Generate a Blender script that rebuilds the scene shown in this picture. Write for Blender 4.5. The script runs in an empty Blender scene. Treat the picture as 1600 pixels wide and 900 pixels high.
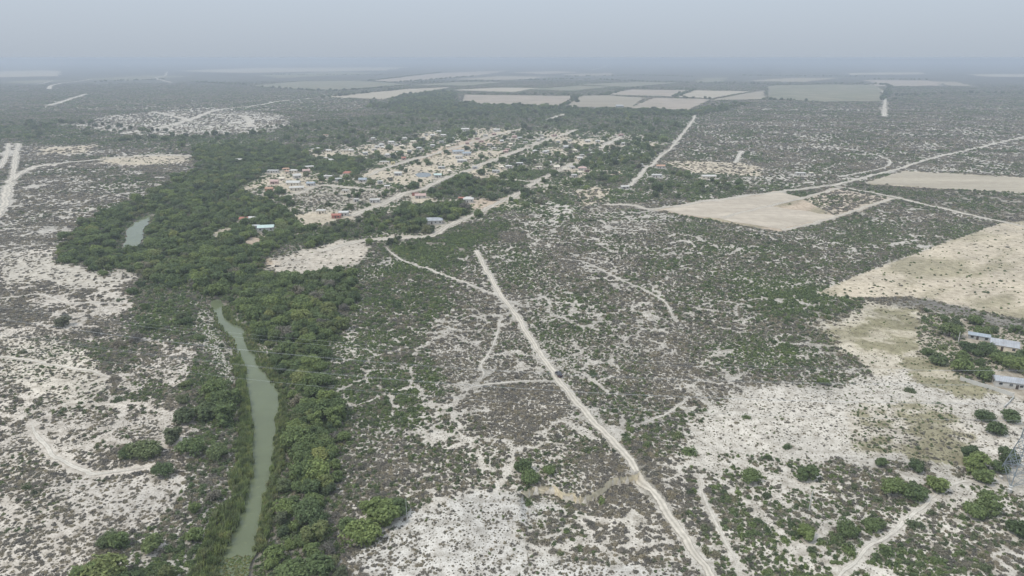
import bpy, bmesh, math, random
import numpy as np
from mathutils import Vector, Matrix
random.seed(7)
RNG = np.random.default_rng(11)
SC = bpy.context.scene
COL = SC.collection
# ------------------------------------------------------------------ camera
F, CX, CY, HC = 1081.0, 800.0, 450.0, 120.0       # focal length in photo pixels, centre, drone height
TH = math.atan((CY - 90.0) / F); ST, CT = math.sin(TH), math.cos(TH)
cam = bpy.data.cameras.new('camera'); cam.sensor_width = 36.0; cam.lens = F / 1600 * 36
cam.clip_start = 1.0; cam.clip_end = 200000.0
camo = bpy.data.objects.new('camera', cam); COL.objects.link(camo)
camo.location = (0, 0, HC); camo.rotation_euler = (math.pi / 2 - TH, 0, 0)
SC.camera = camo
# ------------------------------------------------------------------ world and sun
SUN_EL, SUN_AZ = math.radians(57), math.radians(-112)   # azimuth from the view direction, towards the left
W = bpy.data.worlds.new('World'); SC.world = W; W.use_nodes = True
nt = W.node_tree; nt.nodes.clear()
sky = nt.nodes.new('ShaderNodeTexSky'); sky.sky_type = 'NISHITA'; sky.sun_disc = False
sky.sun_elevation = SUN_EL; sky.sun_rotation = SUN_AZ
sky.air_density = 1.0; sky.dust_density = 3.0; sky.ozone_density = 1.5; sky.altitude = 300
bg = nt.nodes.new('ShaderNodeBackground'); bg.inputs[1].default_value = 0.06
nt.links.new(sky.outputs[0], bg.inputs[0])
veil = nt.nodes.new('ShaderNodeBackground')            # even high overcast
veil.inputs[0].default_value = (0.338, 0.382, 0.440, 1)
tcw = nt.nodes.new('ShaderNodeTexCoord'); sepw = nt.nodes.new('ShaderNodeSeparateXYZ'); nt.links.new(tcw.outputs['Generated'], sepw.inputs[0])
cie = nt.nodes.new('ShaderNodeMath'); cie.operation = 'MULTIPLY_ADD'; cie.use_clamp = False   # overcast sky: the zenith three times the horizon
absz = nt.nodes.new('ShaderNodeMath'); absz.operation = 'ABSOLUTE'; nt.links.new(sepw.outputs[2], absz.inputs[0])
nt.links.new(absz.outputs[0], cie.inputs[0]); cie.inputs[1].default_value = 2.2; cie.inputs[2].default_value = 1.0
nt.links.new(cie.outputs[0], veil.inputs[1])
mx = nt.nodes.new('ShaderNodeMixShader'); mx.inputs[0].default_value = 0.86
wo = nt.nodes.new('ShaderNodeOutputWorld')
nt.links.new(bg.outputs[0], mx.inputs[1]); nt.links.new(veil.outputs[0], mx.inputs[2]); nt.links.new(mx.outputs[0], wo.inputs[0])
sl = bpy.data.lights.new('sun', 'SUN'); sl.energy = 1.5; sl.angle = math.radians(11); sl.color = (1.0, 0.93, 0.80)
so = bpy.data.objects.new('sun', sl); COL.objects.link(so); so.location = (0, 0, 300)
sd = Vector((math.sin(SUN_AZ) * math.cos(SUN_EL), math.cos(SUN_AZ) * math.cos(SUN_EL), math.sin(SUN_EL)))
so.rotation_euler = sd.to_track_quat('Z', 'Y').to_euler()
SC.view_settings.view_transform = 'Standard'; SC.view_settings.look = 'None'
SC.view_settings.exposure = 0.55; SC.view_settings.gamma = 1.0
SC.cycles.max_bounces = 5; SC.cycles.diffuse_bounces = 3; SC.cycles.glossy_bounces = 2
SC.cycles.transmission_bounces = 2; SC.cycles.volume_bounces = 1; SC.cycles.transparent_max_bounces = 4
HAZE_DENSITY = 2.3e-4

# ------------------------------------------------------------------ helpers
def at(x, y, z=0.0):
    """photo pixel -> point of the place on the horizontal plane z"""
    u, v = (x - CX) / F, (y - CY) / F
    t = (HC - z) / (ST + v * CT)
    return (u * t, (CT - v * ST) * t)
def pix(X, Y, Z=0.0):
    d = Y * CT + (HC - Z) * ST
    return CX + F * X / d, CY + F * ((HC - Z) * CT - Y * ST) / d
def poly(pts, z=0.0): return np.array([at(px, py, z) for px, py in pts])

def _h(ix, iy, seed):
    ix = ix.astype(np.int64) & 0xffffffff; iy = iy.astype(np.int64) & 0xffffffff
    h = (ix * 374761393 + iy * 668265263 + seed * 2246822519) & 0xffffffff
    h = ((h ^ (h >> 13)) * 1274126177) & 0xffffffff
    h = ((h ^ (h >> 16)) * 2654435761) & 0xffffffff
    return ((h ^ (h >> 15)) & 0xffffff) / float(0x1000000)
def vnoise(x, y, s, seed=0):
    x = np.asarray(x, float) / s; y = np.asarray(y, float) / s
    ix, iy = np.floor(x), np.floor(y); fx, fy = x - ix, y - iy
    fx = fx * fx * (3 - 2 * fx); fy = fy * fy * (3 - 2 * fy)
    a, b = _h(ix, iy, seed), _h(ix + 1, iy, seed); c, d = _h(ix, iy + 1, seed), _h(ix + 1, iy + 1, seed)
    return (a * (1 - fx) + b * fx) * (1 - fy) + (c * (1 - fx) + d * fx) * fy
def fbm(x, y, s, seed=0, o=3):
    r, a, t = 0.0, 1.0, 0.0
    for k in range(o):
        r = r + a * vnoise(x, y, s / 2 ** k, seed + 17 * k); t += a; a *= 0.5
    return r / t
def worley(x, y, s, seed):
    """distance in metres to the border between cells"""
    x = x / s; y = y / s; ix, iy = np.floor(x), np.floor(y)
    f1 = np.full(x.shape, 9.0); f2 = f1.copy()
    for i in (-1, 0, 1):
        for j in (-1, 0, 1):
            cx, cy = ix + i, iy + j
            d = np.hypot(cx + _h(cx, cy, seed) - x, cy + _h(cx, cy, seed + 5) - y)
            f2 = np.minimum(f2, np.maximum(f1, d)); f1 = np.minimum(f1, d)
    return (f2 - f1) * s * 0.5
def inside(P, x, y):
    r = np.zeros(x.shape, bool)
    lo, hi = P.min(0), P.max(0)
    m = (x >= lo[0]) & (x <= hi[0]) & (y >= lo[1]) & (y <= hi[1])
    if not m.any(): return r
    xs, ys = x[m], y[m]; c = np.zeros(xs.shape, bool)
    n = len(P)
    for i in range(n):
        x1, y1 = P[i]; x2, y2 = P[(i + 1) % n]
        if y1 == y2: continue
        k = ((y1 > ys) != (y2 > ys)) & (xs < (x2 - x1) * (ys - y1) / (y2 - y1) + x1)
        c ^= k
    r[m] = c
    return r
def polydist(P, x, y, closed=False, reach=60.0):
    """distance to a polyline, capped at reach"""
    out = np.full(x.shape, reach)
    n = len(P)
    for i in range(n if closed else n - 1):
        a, b = P[i], P[(i + 1) % n]
        lo = np.minimum(a, b) - reach; hi = np.maximum(a, b) + reach
        m = (x > lo[0]) & (x < hi[0]) & (y > lo[1]) & (y < hi[1])
        if not m.any(): continue
        d = b - a; L = max(float(d @ d), 1e-9)
        t = np.clip(((x[m] - a[0]) * d[0] + (y[m] - a[1]) * d[1]) / L, 0, 1)
        out[m] = np.minimum(out[m], np.hypot(x[m] - a[0] - t * d[0], y[m] - a[1] - t * d[1]))
    return out
def catmull(P, step):
    P = np.asarray(P, float); out = []
    Q = np.vstack([2 * P[0] - P[1], P, 2 * P[-1] - P[-2]])
    for i in range(1, len(Q) - 2):
        n = max(2, int(np.hypot(*(Q[i + 1] - Q[i])) / step))
        for k in range(n):
            t = k / n
            out.append(0.5 * ((2 * Q[i]) + (Q[i + 1] - Q[i - 1]) * t + (2 * Q[i - 1] - 5 * Q[i] + 4 * Q[i + 1] - Q[i + 2]) * t * t
                              + (3 * Q[i] - Q[i - 1] - 3 * Q[i + 1] + Q[i + 2]) * t ** 3))
    out.append(P[-1])
    return np.array(out)

# ------------------------------------------------------------------ materials
def mat(name):
    m = bpy.data.materials.new(name); m.use_nodes = True
    n = m.node_tree; b = n.nodes['Principled BSDF']
    return m, n, b
def noise(n, scale, detail=3, rough=0.55, coord=None):
    t = n.nodes.new('ShaderNodeTexNoise'); t.inputs['Scale'].default_value = scale
    t.inputs['Detail'].default_value = detail; t.inputs['Roughness'].default_value = rough
    if coord is not None: n.links.new(coord, t.inputs['Vector'])
    return t.outputs['Fac']
def ramp(n, fac, stops):
    r = n.nodes.new('ShaderNodeValToRGB'); e = r.color_ramp.elements
    while len(e) < len(stops): e.new(0.5)
    for k, (p, c) in enumerate(stops):
        e[k].position = p; e[k].color = (*c, 1) if len(c) == 3 else c
    n.links.new(fac, r.inputs[0]); return r.outputs[0]
def mul(n, a, b):
    m = n.nodes.new('ShaderNodeMix'); m.data_type = 'RGBA'; m.blend_type = 'MULTIPLY'; m.inputs[0].default_value = 1
    n.links.new(a, m.inputs[6]); n.links.new(b, m.inputs[7]); return m.outputs[2]
def mix(n, f, a, b):
    m = n.nodes.new('ShaderNodeMix'); m.data_type = 'RGBA'
    n.links.new(f, m.inputs[0])
    for s, v in ((6, a), (7, b)):
        if isinstance(v, tuple): m.inputs[s].default_value = (*v, 1)
        else: n.links.new(v, m.inputs[s])
    return m.outputs[2]
def g3(v): return (v, v, v)
def pos(n):
    return n.nodes.new('ShaderNodeNewGeometry').outputs['Position']
def simple(name, c, rough=0.8, metal=0.0, var=0.12, scale=2.0, spec=0.3):
    m, n, b = mat(name)
    tc = n.nodes.new('ShaderNodeTexCoord').outputs['Object']
    f = noise(n, scale, 4, 0.6, tc)
    cc = ramp(n, f, [(0.3, tuple(v * (1 - var) for v in c)), (0.7, tuple(min(1, v * (1 + var)) for v in c))])
    n.links.new(cc, b.inputs['Base Color'])
    b.inputs['Roughness'].default_value = rough; b.inputs['Metallic'].default_value = metal
    b.inputs['Specular IOR Level'].default_value = spec
    return m
def foliage(name, stops, dark=0.62, light=1.35):
    m, n, b = mat(name)
    a = n.nodes.new('ShaderNodeAttribute'); a.attribute_type = 'INSTANCER'; a.attribute_name = 'tint'
    base = ramp(n, a.outputs['Fac'], stops)
    isl = n.nodes.new('ShaderNodeNewGeometry').outputs['Random Per Island']
    rnd = n.nodes.new('ShaderNodeObjectInfo').outputs['Random']
    c = mul(n, base, ramp(n, isl, [(0, g3(dark)), (1, g3(light))]))
    c = mul(n, c, ramp(n, rnd, [(0, (0.70, 0.72, 0.78)), (0.5, (1, 1, 1)), (1, (1.28, 1.22, 1.05))]))
    n.links.new(c, b.inputs['Base Color']); b.inputs['Roughness'].default_value = 0.75
    b.inputs['Specular IOR Level'].default_value = 0.12
    tr = n.nodes.new('ShaderNodeBsdfTranslucent'); n.links.new(c, tr.inputs[0])
    ms = n.nodes.new('ShaderNodeMixShader'); ms.inputs[0].default_value = 0.42
    n.links.new(b.outputs[0], ms.inputs[1]); n.links.new(tr.outputs[0], ms.inputs[2]); n.links.new(ms.outputs[0], n.nodes['Material Output'].inputs[0])
    return m
M = {}
M['leaf'] = foliage('foliage', [(0.0, (0.240, 0.220, 0.172)), (0.3, (0.175, 0.180, 0.118)), (0.6, (0.140, 0.184, 0.086)),
                                (0.85, (0.188, 0.236, 0.096)), (1.0, (0.270, 0.245, 0.118))], 0.66, 1.38)
M['twig'] = foliage('dry_twigs', [(0.0, (0.258, 0.232, 0.190)), (0.5, (0.188, 0.184, 0.136)), (1.0, (0.165, 0.180, 0.098))], 0.7, 1.3)
M['reed'] = foliage('reed_blades', [(0.0, (0.18, 0.235, 0.095)), (0.6, (0.26, 0.29, 0.14)), (1.0, (0.40, 0.36, 0.22))])
M['bark'] = simple('bark', (0.11, 0.09, 0.075), 0.9, 0, 0.3, 4)
def ground_mat():
    m, n, b = mat('soil')
    a = n.nodes.new('ShaderNodeAttribute'); a.attribute_type = 'GEOMETRY'; a.attribute_name = 'soil'
    p = pos(n)
    c = a.outputs['Color']
    c = mul(n, c, ramp(n, noise(n, 0.035, 4, 0.6, p), [(0.3, g3(0.80)), (0.7, (1.16, 1.15, 1.13))]))
    c = mul(n, c, ramp(n, noise(n, 0.30, 4, 0.65, p), [(0.30, (0.62, 0.60, 0.57)), (0.58, (1.10, 1.10, 1.10))]))
    c = mul(n, c, ramp(n, noise(n, 2.2, 3, 0.7, p), [(0.34, (0.70, 0.68, 0.64)), (0.52, (1.06, 1.06, 1.06))]))
    n.links.new(c, b.inputs['Base Color']); b.inputs['Roughness'].default_value = 0.95
    b.inputs['Specular IOR Level'].default_value = 0.1
    bp = n.nodes.new('ShaderNodeBump'); bp.inputs['Strength'].default_value = 0.5; bp.inputs['Distance'].default_value = 0.25
    n.links.new(noise(n, 1.1, 4, 0.7, p), bp.inputs['Height']); n.links.new(bp.outputs[0], b.inputs['Normal'])
    return m
M['soil'] = ground_mat()
def road_mat(name, c, s=0.5, rut=0.8, edge=0.45):
    m, n, b = mat(name); p = pos(n)
    q = ramp(n, noise(n, s, 5, 0.65, p), [(0.3, tuple(v * 0.80 for v in c)), (0.65, tuple(v * 1.08 for v in c))])
    q = mul(n, q, ramp(n, noise(n, s * 0.12, 3, 0.6, p), [(0.3, g3(0.86)), (0.7, g3(1.08))]))
    a = n.nodes.new('ShaderNodeAttribute'); a.attribute_type = 'GEOMETRY'; a.attribute_name = 'across'
    ab = n.nodes.new('ShaderNodeMath'); ab.operation = 'ABSOLUTE'; n.links.new(a.outputs['Fac'], ab.inputs[0])
    q = mul(n, q, ramp(n, ab.outputs[0], [(0.10, g3(rut)), (0.30, g3(1.06)), (0.55, g3(1.06)), (0.75, g3(0.9))]))
    n.links.new(q, b.inputs['Base Color']); b.inputs['Roughness'].default_value = 0.95; b.inputs['Specular IOR Level'].default_value = 0.1
    # thins out to the soil beneath at its margins
    ad = n.nodes.new('ShaderNodeMath'); ad.operation = 'MULTIPLY_ADD'; n.links.new(noise(n, 0.55, 4, 0.7, p), ad.inputs[0]); ad.inputs[1].default_value = 1.1
    n.links.new(ab.outputs[0], ad.inputs[2])
    mr = n.nodes.new('ShaderNodeMapRange'); n.links.new(ad.outputs[0], mr.inputs[0])
    mr.inputs[1].default_value = 0.75 + edge; mr.inputs[2].default_value = 1.0 + edge; mr.inputs[3].default_value = 1.0; mr.inputs[4].default_value = 0.0
    n.links.new(mr.outputs[0], b.inputs['Alpha'])
    return m
M['road'] = road_mat('pale_dirt', (0.465, 0.42, 0.35))
M['road_tan'] = road_mat('tan_dirt', (0.425, 0.38, 0.315))
M['trail'] = road_mat('trail_dirt', (0.475, 0.435, 0.372), 0.5, 0.95, 0.30)
def field_mat(name, c, ang=0.4, wl=18.0, c2=None):
    m, n, b = mat(name); p = pos(n)
    mp = n.nodes.new('ShaderNodeMapping'); mp.vector_type = 'POINT'
    mp.inputs['Rotation'].default_value = (0, 0, ang); mp.inputs['Scale'].default_value = (0.12, 1.0, 1.0)
    n.links.new(p, mp.inputs[0])
    q = ramp(n, noise(n, 1 / wl, 3, 0.6, mp.outputs[0]), [(0.35, tuple(v * 0.84 for v in c)), (0.65, tuple(v * 1.1 for v in c))])
    if c2: q = mix(n, ramp(n, noise(n, 0.012, 4, 0.65, p), [(0.45, g3(0)), (0.62, g3(1))]), q, c2)
    q = mul(n, q, ramp(n, noise(n, 0.15, 4, 0.7, p), [(0.3, g3(0.86)), (0.7, g3(1.1))]))
    n.links.new(q, b.inputs['Base Color']); b.inputs['Roughness'].default_value = 0.95; b.inputs['Specular IOR Level'].default_value = 0.1
    return m
M['f_pink'] = field_mat('bare_pink_field', (0.32, 0.268, 0.215), 0.4, 14, (0.25, 0.215, 0.17))
M['f_cream'] = field_mat('bare_cream_field', (0.43, 0.37, 0.295), 0.4, 12, (0.36, 0.31, 0.245))
M['f_tan'] = field_mat('bare_tan_field', (0.35, 0.305, 0.235), 0.9, 25)
M['f_green'] = field_mat('grey_green_field', (0.155, 0.155, 0.105), 0.2, 40, (0.22, 0.195, 0.14))
M['f_grey'] = field_mat('grey_stubble_field', (0.27, 0.235, 0.18), 0.3, 40)
def water_mat(name, c, r):
    m, n, b = mat(name); p = pos(n)
    q = ramp(n, noise(n, 0.05, 3, 0.6, p), [(0.35, c), (0.7, tuple(v * 1.2 for v in c))])
    q = mix(n, ramp(n, noise(n, 0.5, 5, 0.7, p), [(0.60, g3(0)), (0.68, g3(0.55))]), q, (0.15, 0.165, 0.085))
    n.links.new(q, b.inputs['Base Color']); b.inputs['Roughness'].default_value = r
    b.inputs['IOR'].default_value = 1.33; b.inputs['Specular IOR Level'].default_value = 0.32
    bp = n.nodes.new('ShaderNodeBump'); bp.inputs['Strength'].default_value = 0.12; bp.inputs['Distance'].default_value = 0.05
    n.links.new(noise(n, 1.5, 3, 0.6, p), bp.inputs['Height']); n.links.new(bp.outputs[0], b.inputs['Normal'])
    return m
M['water'] = water_mat('green_water', (0.098, 0.112, 0.062), 0.07)
M['pond'] = water_mat('pond_water', (0.12, 0.13, 0.125), 0.12)
PAINT = {'white': (0.46, 0.44, 0.405), 'cream': (0.58, 0.52, 0.42), 'pink': (0.42, 0.30, 0.265), 'grey': (0.36, 0.36, 0.35),
         'red': (0.32, 0.135, 0.10), 'orange': (0.40, 0.24, 0.165), 'metal': (0.42, 0.44, 0.46), 'blue': (0.34, 0.375, 0.405),
         'green': (0.42, 0.50, 0.46), 'yellow': (0.55, 0.47, 0.25), 'brown': (0.21, 0.15, 0.12), 'concrete': (0.46, 0.45, 0.42)}
for k, c in PAINT.items():
    M[k] = simple('paint_' + k, c, 0.55 if k in ('metal', 'blue', 'green') else 0.85, 0.0, 0.10, 0.8)
def corrugated(name, c, rust):
    m, n, b = mat(name); tc = n.nodes.new('ShaderNodeTexCoord').outputs['Object']
    wv = n.nodes.new('ShaderNodeTexWave'); wv.bands_direction = 'X'; wv.inputs['Scale'].default_value = 0.55; wv.inputs['Distortion'].default_value = 0.0; n.links.new(tc, wv.inputs['Vector'])
    q = ramp(n, wv.outputs['Fac'], [(0.0, tuple(v * 0.62 for v in c)), (0.12, c), (1.0, tuple(v * 1.05 for v in c))])
    q = mul(n, q, ramp(n, noise(n, 0.35, 4, 0.7, tc), [(0.3, g3(0.72)), (0.7, g3(1.12))]))
    q = mix(n, ramp(n, noise(n, 0.6, 5, 0.75, tc), [(0.56, g3(0)), (0.66, g3(rust))]), q, (0.20, 0.13, 0.09))
    n.links.new(q, b.inputs['Base Color']); b.inputs['Roughness'].default_value = 0.6; return m
M['metal'] = corrugated('corrugated_metal', (0.34, 0.35, 0.365), 0.5); M['blue'] = corrugated('bluish_metal', (0.31, 0.345, 0.375), 0.4)
M['glass'] = simple('dark_glass', (0.03, 0.035, 0.04), 0.15, 0, 0.1, 1, 0.5)
M['dark'] = simple('dark_door', (0.07, 0.055, 0.045), 0.6)
M['steel'] = simple('galvanised_steel', (0.22, 0.25, 0.27), 0.5, 0.2, 0.15, 1.0)
M['wire'] = simple('aluminium_wire', (0.55, 0.56, 0.56), 0.5, 0.2, 0.05, 0.2)
M['ceramic'] = simple('insulator_glass', (0.30, 0.36, 0.36), 0.3)
M['carpaint'] = simple('dark_car_paint', (0.035, 0.030, 0.036), 0.28, 0.2, 0.05, 1, 0.5)
M['rubber'] = simple('rubber', (0.02, 0.02, 0.02), 0.9)
M['chrome'] = simple('rim_metal', (0.4, 0.4, 0.42), 0.3, 0.8)
M['lamp'] = simple('lamp_lens', (0.7, 0.7, 0.68), 0.2)
M['redlamp'] = simple('tail_lamp', (0.35, 0.03, 0.03), 0.3)
def cliff_mat():
    m, n, b = mat('cream_clay'); p = pos(n)
    mp = n.nodes.new('ShaderNodeMapping'); mp.inputs['Scale'].default_value = (1, 1, 0.15); n.links.new(p, mp.inputs[0])
    q = ramp(n, noise(n, 0.8, 5, 0.7, mp.outputs[0]), [(0.3, (0.44, 0.36, 0.235)), (0.65, (0.66, 0.58, 0.42))])
    n.links.new(q, b.inputs['Base Color']); b.inputs['Roughness'].default_value = 0.95
    return m
M['clay'] = cliff_mat()

# ------------------------------------------------------------------ layout of the place
ZW = -1.0
RIVER = np.vstack([poly([(345, 872), (360, 850), (375, 810), (385, 770), (393, 720), (392, 680), (388, 640), (383, 600), (378, 570),
    (372, 545), (362, 527), (346, 508), (331, 474), (343, 470), (350, 498), (380, 514), (379, 530),
    (386, 545), (400, 558), (402, 575), (430, 605), (436, 620), (433, 660), (430, 700), (424, 740), (411, 790), (405, 830), (396, 860), (384, 880), (378, 905), (368, 930), (345, 935), (335, 905)], ZW)])
def ragged(P, step, amp, seed):
    C = catmull(np.vstack([P, P[:1]]), step)[:-1]
    return C + np.column_stack([fbm(C[:, 0], C[:, 1], 5, seed, 3) - 0.5, fbm(C[:, 0], C[:, 1], 5, seed + 9, 3) - 0.5]) * 2 * amp
RIVER = ragged(RIVER, 1.5, 1.0, 7)
_t = np.roll(RIVER, -1, 0) - np.roll(RIVER, 1, 0); _t /= np.maximum(np.hypot(_t[:, 0], _t[:, 1]), 1e-6)[:, None]
_area = 0.5 * np.sum(RIVER[:, 0] * np.roll(RIVER[:, 1], -1) - np.roll(RIVER[:, 0], -1) * RIVER[:, 1])
RIVER = RIVER + np.column_stack([_t[:, 1], -_t[:, 0]]) * (0.9 if _area > 0 else -0.9)
POOL = poly([(192, 392), (198, 364), (206, 350), (228, 337), (235, 340), (224, 360), (221, 377), (209, 391)], ZW)
POOL = ragged(POOL, 3.0, 2.0, 11)
POND = poly([(648, 273), (655, 270), (668, 270), (674, 273), (670, 276), (655, 277)])
SCARP = catmull(poly([(812, 771), (826, 763), (846, 759), (866, 758), (880, 768), (896, 769), (908, 775), (922, 770), (938, 761), (951, 748), (976, 743), (994, 740), (1003, 731)]), 1.0)
_o = np.argsort(SCARP[:, 0]); SX, SY = SCARP[_o, 0], SCARP[_o, 1]
SC_A, SC_B = SX[0], SX[-1]

# name, material, width in m, soft verge, photo polyline
ROADS = [
 ('dirt_road', 'road', 3.1, 0.2, 'straight pale dirt road with the dark car, crossing the scrub to the foreground',
  [(744, 392), (757, 415), (775, 450), (800, 485), (830, 530), (860, 575), (880, 600), (920, 650), (960, 690), (985, 720), (1003, 752), (1030, 785), (1060, 830), (1090, 870), (1114, 902), (1150, 960)]),
 ('dirt_road', 'road_tan', 7.5, 1.0, 'village street running from the bare pit past the metal-roofed house',
  [(500, 393), (540, 382), (575, 376), (600, 374), (640, 371), (672, 368), (710, 349), (750, 331), (780, 316), (815, 300), (838, 284), (871, 269), (897, 255)]),
 ('dirt_road', 'road_tan', 8.5, 1.0, 'wide main street crossing the middle of the village beside the pond',
  [(545, 337), (566, 331), (602, 317), (635, 302), (662, 294), (690, 281), (735, 265), (754, 256), (785, 246), (822, 231), (850, 220), (882, 210), (900, 203)]),
 ('dirt_road', 'road_tan', 7.5, 1.0, 'street in front of the row of houses at the western end of the village',
  [(449, 306), (470, 301), (501, 290), (540, 293), (583, 297)]),
 ('dirt_road', 'road_tan', 8.0, 1.0, 'upper village street leading past the school roofs to the far fields',
  [(572, 275), (609, 261), (644, 250), (669, 243), (700, 234), (726, 226), (760, 216), (795, 206), (816, 201)]),
 ('dirt_road', 'road', 6.0, 1.0, 'short pale street at the eastern edge of the village ending at a corner', [(940, 232), (952, 223), (966, 214), (928, 213)]),
 ('dirt_road', 'road', 4.2, 0.5, 'pale track going away along the eastern side of the village',
  [(984, 291), (1002, 271), (1008, 263), (1019, 258), (1032, 245), (1042, 237), (1054, 225), (1070, 205), (1082, 189), (1086, 180)]),
 ('dirt_road', 'road', 4.5, 0.6, 'cross street between the two village streets below the palms', [(767, 280), (800, 281), (834, 284)]),
 ('dirt_road', 'road', 3.8, 1.0, 'long straight pale road running off to the right horizon',
  [(1298, 291), (1360, 275), (1400, 265), (1462, 246), (1530, 231), (1600, 214), (1680, 196)]),
 ('dirt_road', 'road', 4.5, 1.0, 'pale road along the near edge of the far dark scrub, from the field corner rightwards',
  [(1298, 290), (1340, 297), (1400, 309), (1470, 325), (1530, 339), (1600, 354), (1660, 367)]),
 ('dirt_road', 'road_tan', 6.0, 1.5, 'dirt road along the far edge of the bare square field', [(950, 320), (990, 321), (1025, 327), (1100, 315), (1200, 302), (1298, 290)]),
 ('dirt_track', 'trail', 2.2, 0.4, 'curving pale track joining the long straight road on the right',
  [(1310, 277), (1345, 270), (1378, 263), (1391, 256), (1387, 249), (1360, 240), (1330, 234), (1290, 228)]),
 ('dirt_track', 'trail', 4.0, 1.0, 'short pale lane behind the tan field right of the village', [(1150, 254), (1155, 243), (1160, 236)]),
 ('dirt_track', 'road_tan', 5.0, 1.0, 'lane dividing the bare square field', [(1130, 340), (1200, 322), (1252, 310), (1310, 294)]),
 ('dirt_track', 'road_tan', 4.5, 1.0, 'lane along the near right edge of the bare square field', [(1222, 360), (1310, 338), (1395, 310)]),
 ('dirt_road', 'road', 8.0, 2.0, 'broad pale road bending at the left edge of the picture',
  [(-40, 360), (0, 330), (10, 303), (20, 280), (45, 264), (90, 256), (170, 248), (240, 243), (310, 244)]),
 ('dirt_track', 'road', 6.0, 1.0, 'pale track leading away from the bend at the left edge', [(20, 278), (24, 250), (28, 224)]),
 ('dirt_track', 'road', 5.0, 1.0, 'outer pale track at the far left edge', [(-10, 270), (8, 250), (13, 224)]),
 ('dirt_road', 'road', 9.0, 3.0, 'pale road fanning out across the far bare ground on the left',
  [(196, 209), (250, 200), (300, 186), (340, 172), (395, 166), (440, 158), (485, 154)]),
 ('dirt_track', 'road', 10.0, 3.0, 'hooked pale track on the far bare ground on the left', [(335, 178), (378, 181), (388, 188), (392, 198)]),
 ('dirt_track', 'road', 9.0, 3.0, 'pale track crossing the far bare ground on the left', [(240, 175), (270, 181), (290, 187), (300, 190)]),
 ('dirt_road', 'road', 9.0, 3.0, 'far pale road seen end-on leading to the right horizon', [(1382, 182), (1382, 165), (1381, 145), (1360, 132)]),
 ('dirt_road', 'road', 28.0, 3.0, 'faint road at the centre of the horizon', [(925, 109), (945, 104), (951, 97), (953, 95)]),
 ('dirt_track', 'road', 16.0, 3.0, 'far slanting pale track on the left', [(76, 165), (100, 158), (133, 147)]),
 ('dirt_track', 'road', 20.0, 3.0, 'far curved pale track near the left horizon', [(77, 139), (80, 134), (97, 130), (130, 126), (143, 124)]),
 ('dirt_track', 'road', 20.0, 3.0, 'far hooked pale track on the plain left of centre', [(268, 129), (243, 122), (258, 118), (261, 112)]),
 ('dirt_track', 'road', 14.0, 3.0, 'farthest short pale track near the left edge', [(53, 132), (68, 130), (82, 126)]),
 ('dirt_track', 'road', 9.0, 2.0, 'pale lane behind the village trees right of centre', [(856, 187), (868, 183), (880, 178)]),
 ('footpath', 'trail', 1.61, 0.40, 'pale trail joining the straight road from the upper left', [(600, 385), (625, 405), (650, 415), (680, 425), (715, 437), (740, 447), (778, 463)]),
 ('footpath', 'trail', 1.49, 0.30, 'pale trail meeting the straight road beside the car', [(868, 596), (830, 596), (790, 598), (755, 602), (722, 612)]),
 ('footpath', 'trail', 0.99, 0.25, 'thin trail wandering through the dense central scrub', [(880, 405), (915, 411), (960, 432), (1008, 454), (1022, 463), (1040, 472), (1048, 488), (1058, 503)]),
 ('footpath', 'trail', 0.93, 0.20, 'thin winding trail left of the straight road', [(783, 495), (775, 525), (765, 550), (752, 570), (755, 585), (745, 600)]),
 ('wheel_track', 'trail', 2.4, 0.9, 'curved pale wheel track on the left bank of the river',
  [(52, 660), (60, 680), (75, 705), (95, 719), (112, 727), (135, 737), (150, 741), (180, 738), (205, 736), (228, 732)]),
 ('footpath', 'trail', 1.61, 0.50, 'pale wavy trail across the upper left bank', [(-20, 468), (30, 463), (60, 460), (85, 466), (108, 475), (150, 473), (205, 474)]),
 ('footpath', 'trail', 1.49, 0.60, 'pale trail across the middle of the left bank', [(-20, 556), (30, 562), (70, 570), (110, 576), (145, 583), (176, 592)]),
 ('footpath', 'trail', 1.49, 0.50, 'pale path slanting up to the steel pylon in the right foreground',
  [(1290, 920), (1330, 880), (1365, 852), (1400, 825), (1425, 803), (1455, 780), (1480, 762), (1510, 752), (1550, 757)]),
 ('footpath', 'trail', 0.87, 0.25, 'short trail slanting down to the straight road above the clay bank', [(1075, 620), (1050, 640), (1020, 655), (990, 665)]),
 ('footpath', 'trail', 0.93, 0.30, 'narrow pale strip beside the road below the car', [(912, 585), (935, 600), (952, 614)]),
 ('footpath', 'trail', 1.12, 0.35, 'rough pale gully running down the right of the straight road', [(1090, 745), (1105, 790), (1120, 825), (1140, 860), (1160, 900)]),
]
for r in ROADS: pass
def centre(r):
    C = catmull(poly(r[5]), max(1.2, 0.006 * np.hypot(*at(*r[5][0]))))
    T = np.gradient(C, axis=0); T /= np.maximum(np.hypot(T[:, 0], T[:, 1]), 1e-6)[:, None]
    amp = (0.8 if r[0] == 'footpath' else 0.5) * r[2]
    w = (fbm(C[:, 0], C[:, 1], 7.0 + r[2], 29, 3) - 0.5) * 2 * amp
    return C + np.column_stack([-T[:, 1], T[:, 0]]) * w[:, None]
RP = [centre(r) for r in ROADS]

WHT, TAN, PNK = (0.435, 0.402, 0.352), (0.43, 0.372, 0.288), (0.40, 0.325, 0.25)
LIT, OLV, GRY = (0.385, 0.358, 0.315), (0.185, 0.168, 0.105), (0.17, 0.158, 0.14)
LOAM = (0.17, 0.155, 0.125)
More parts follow.
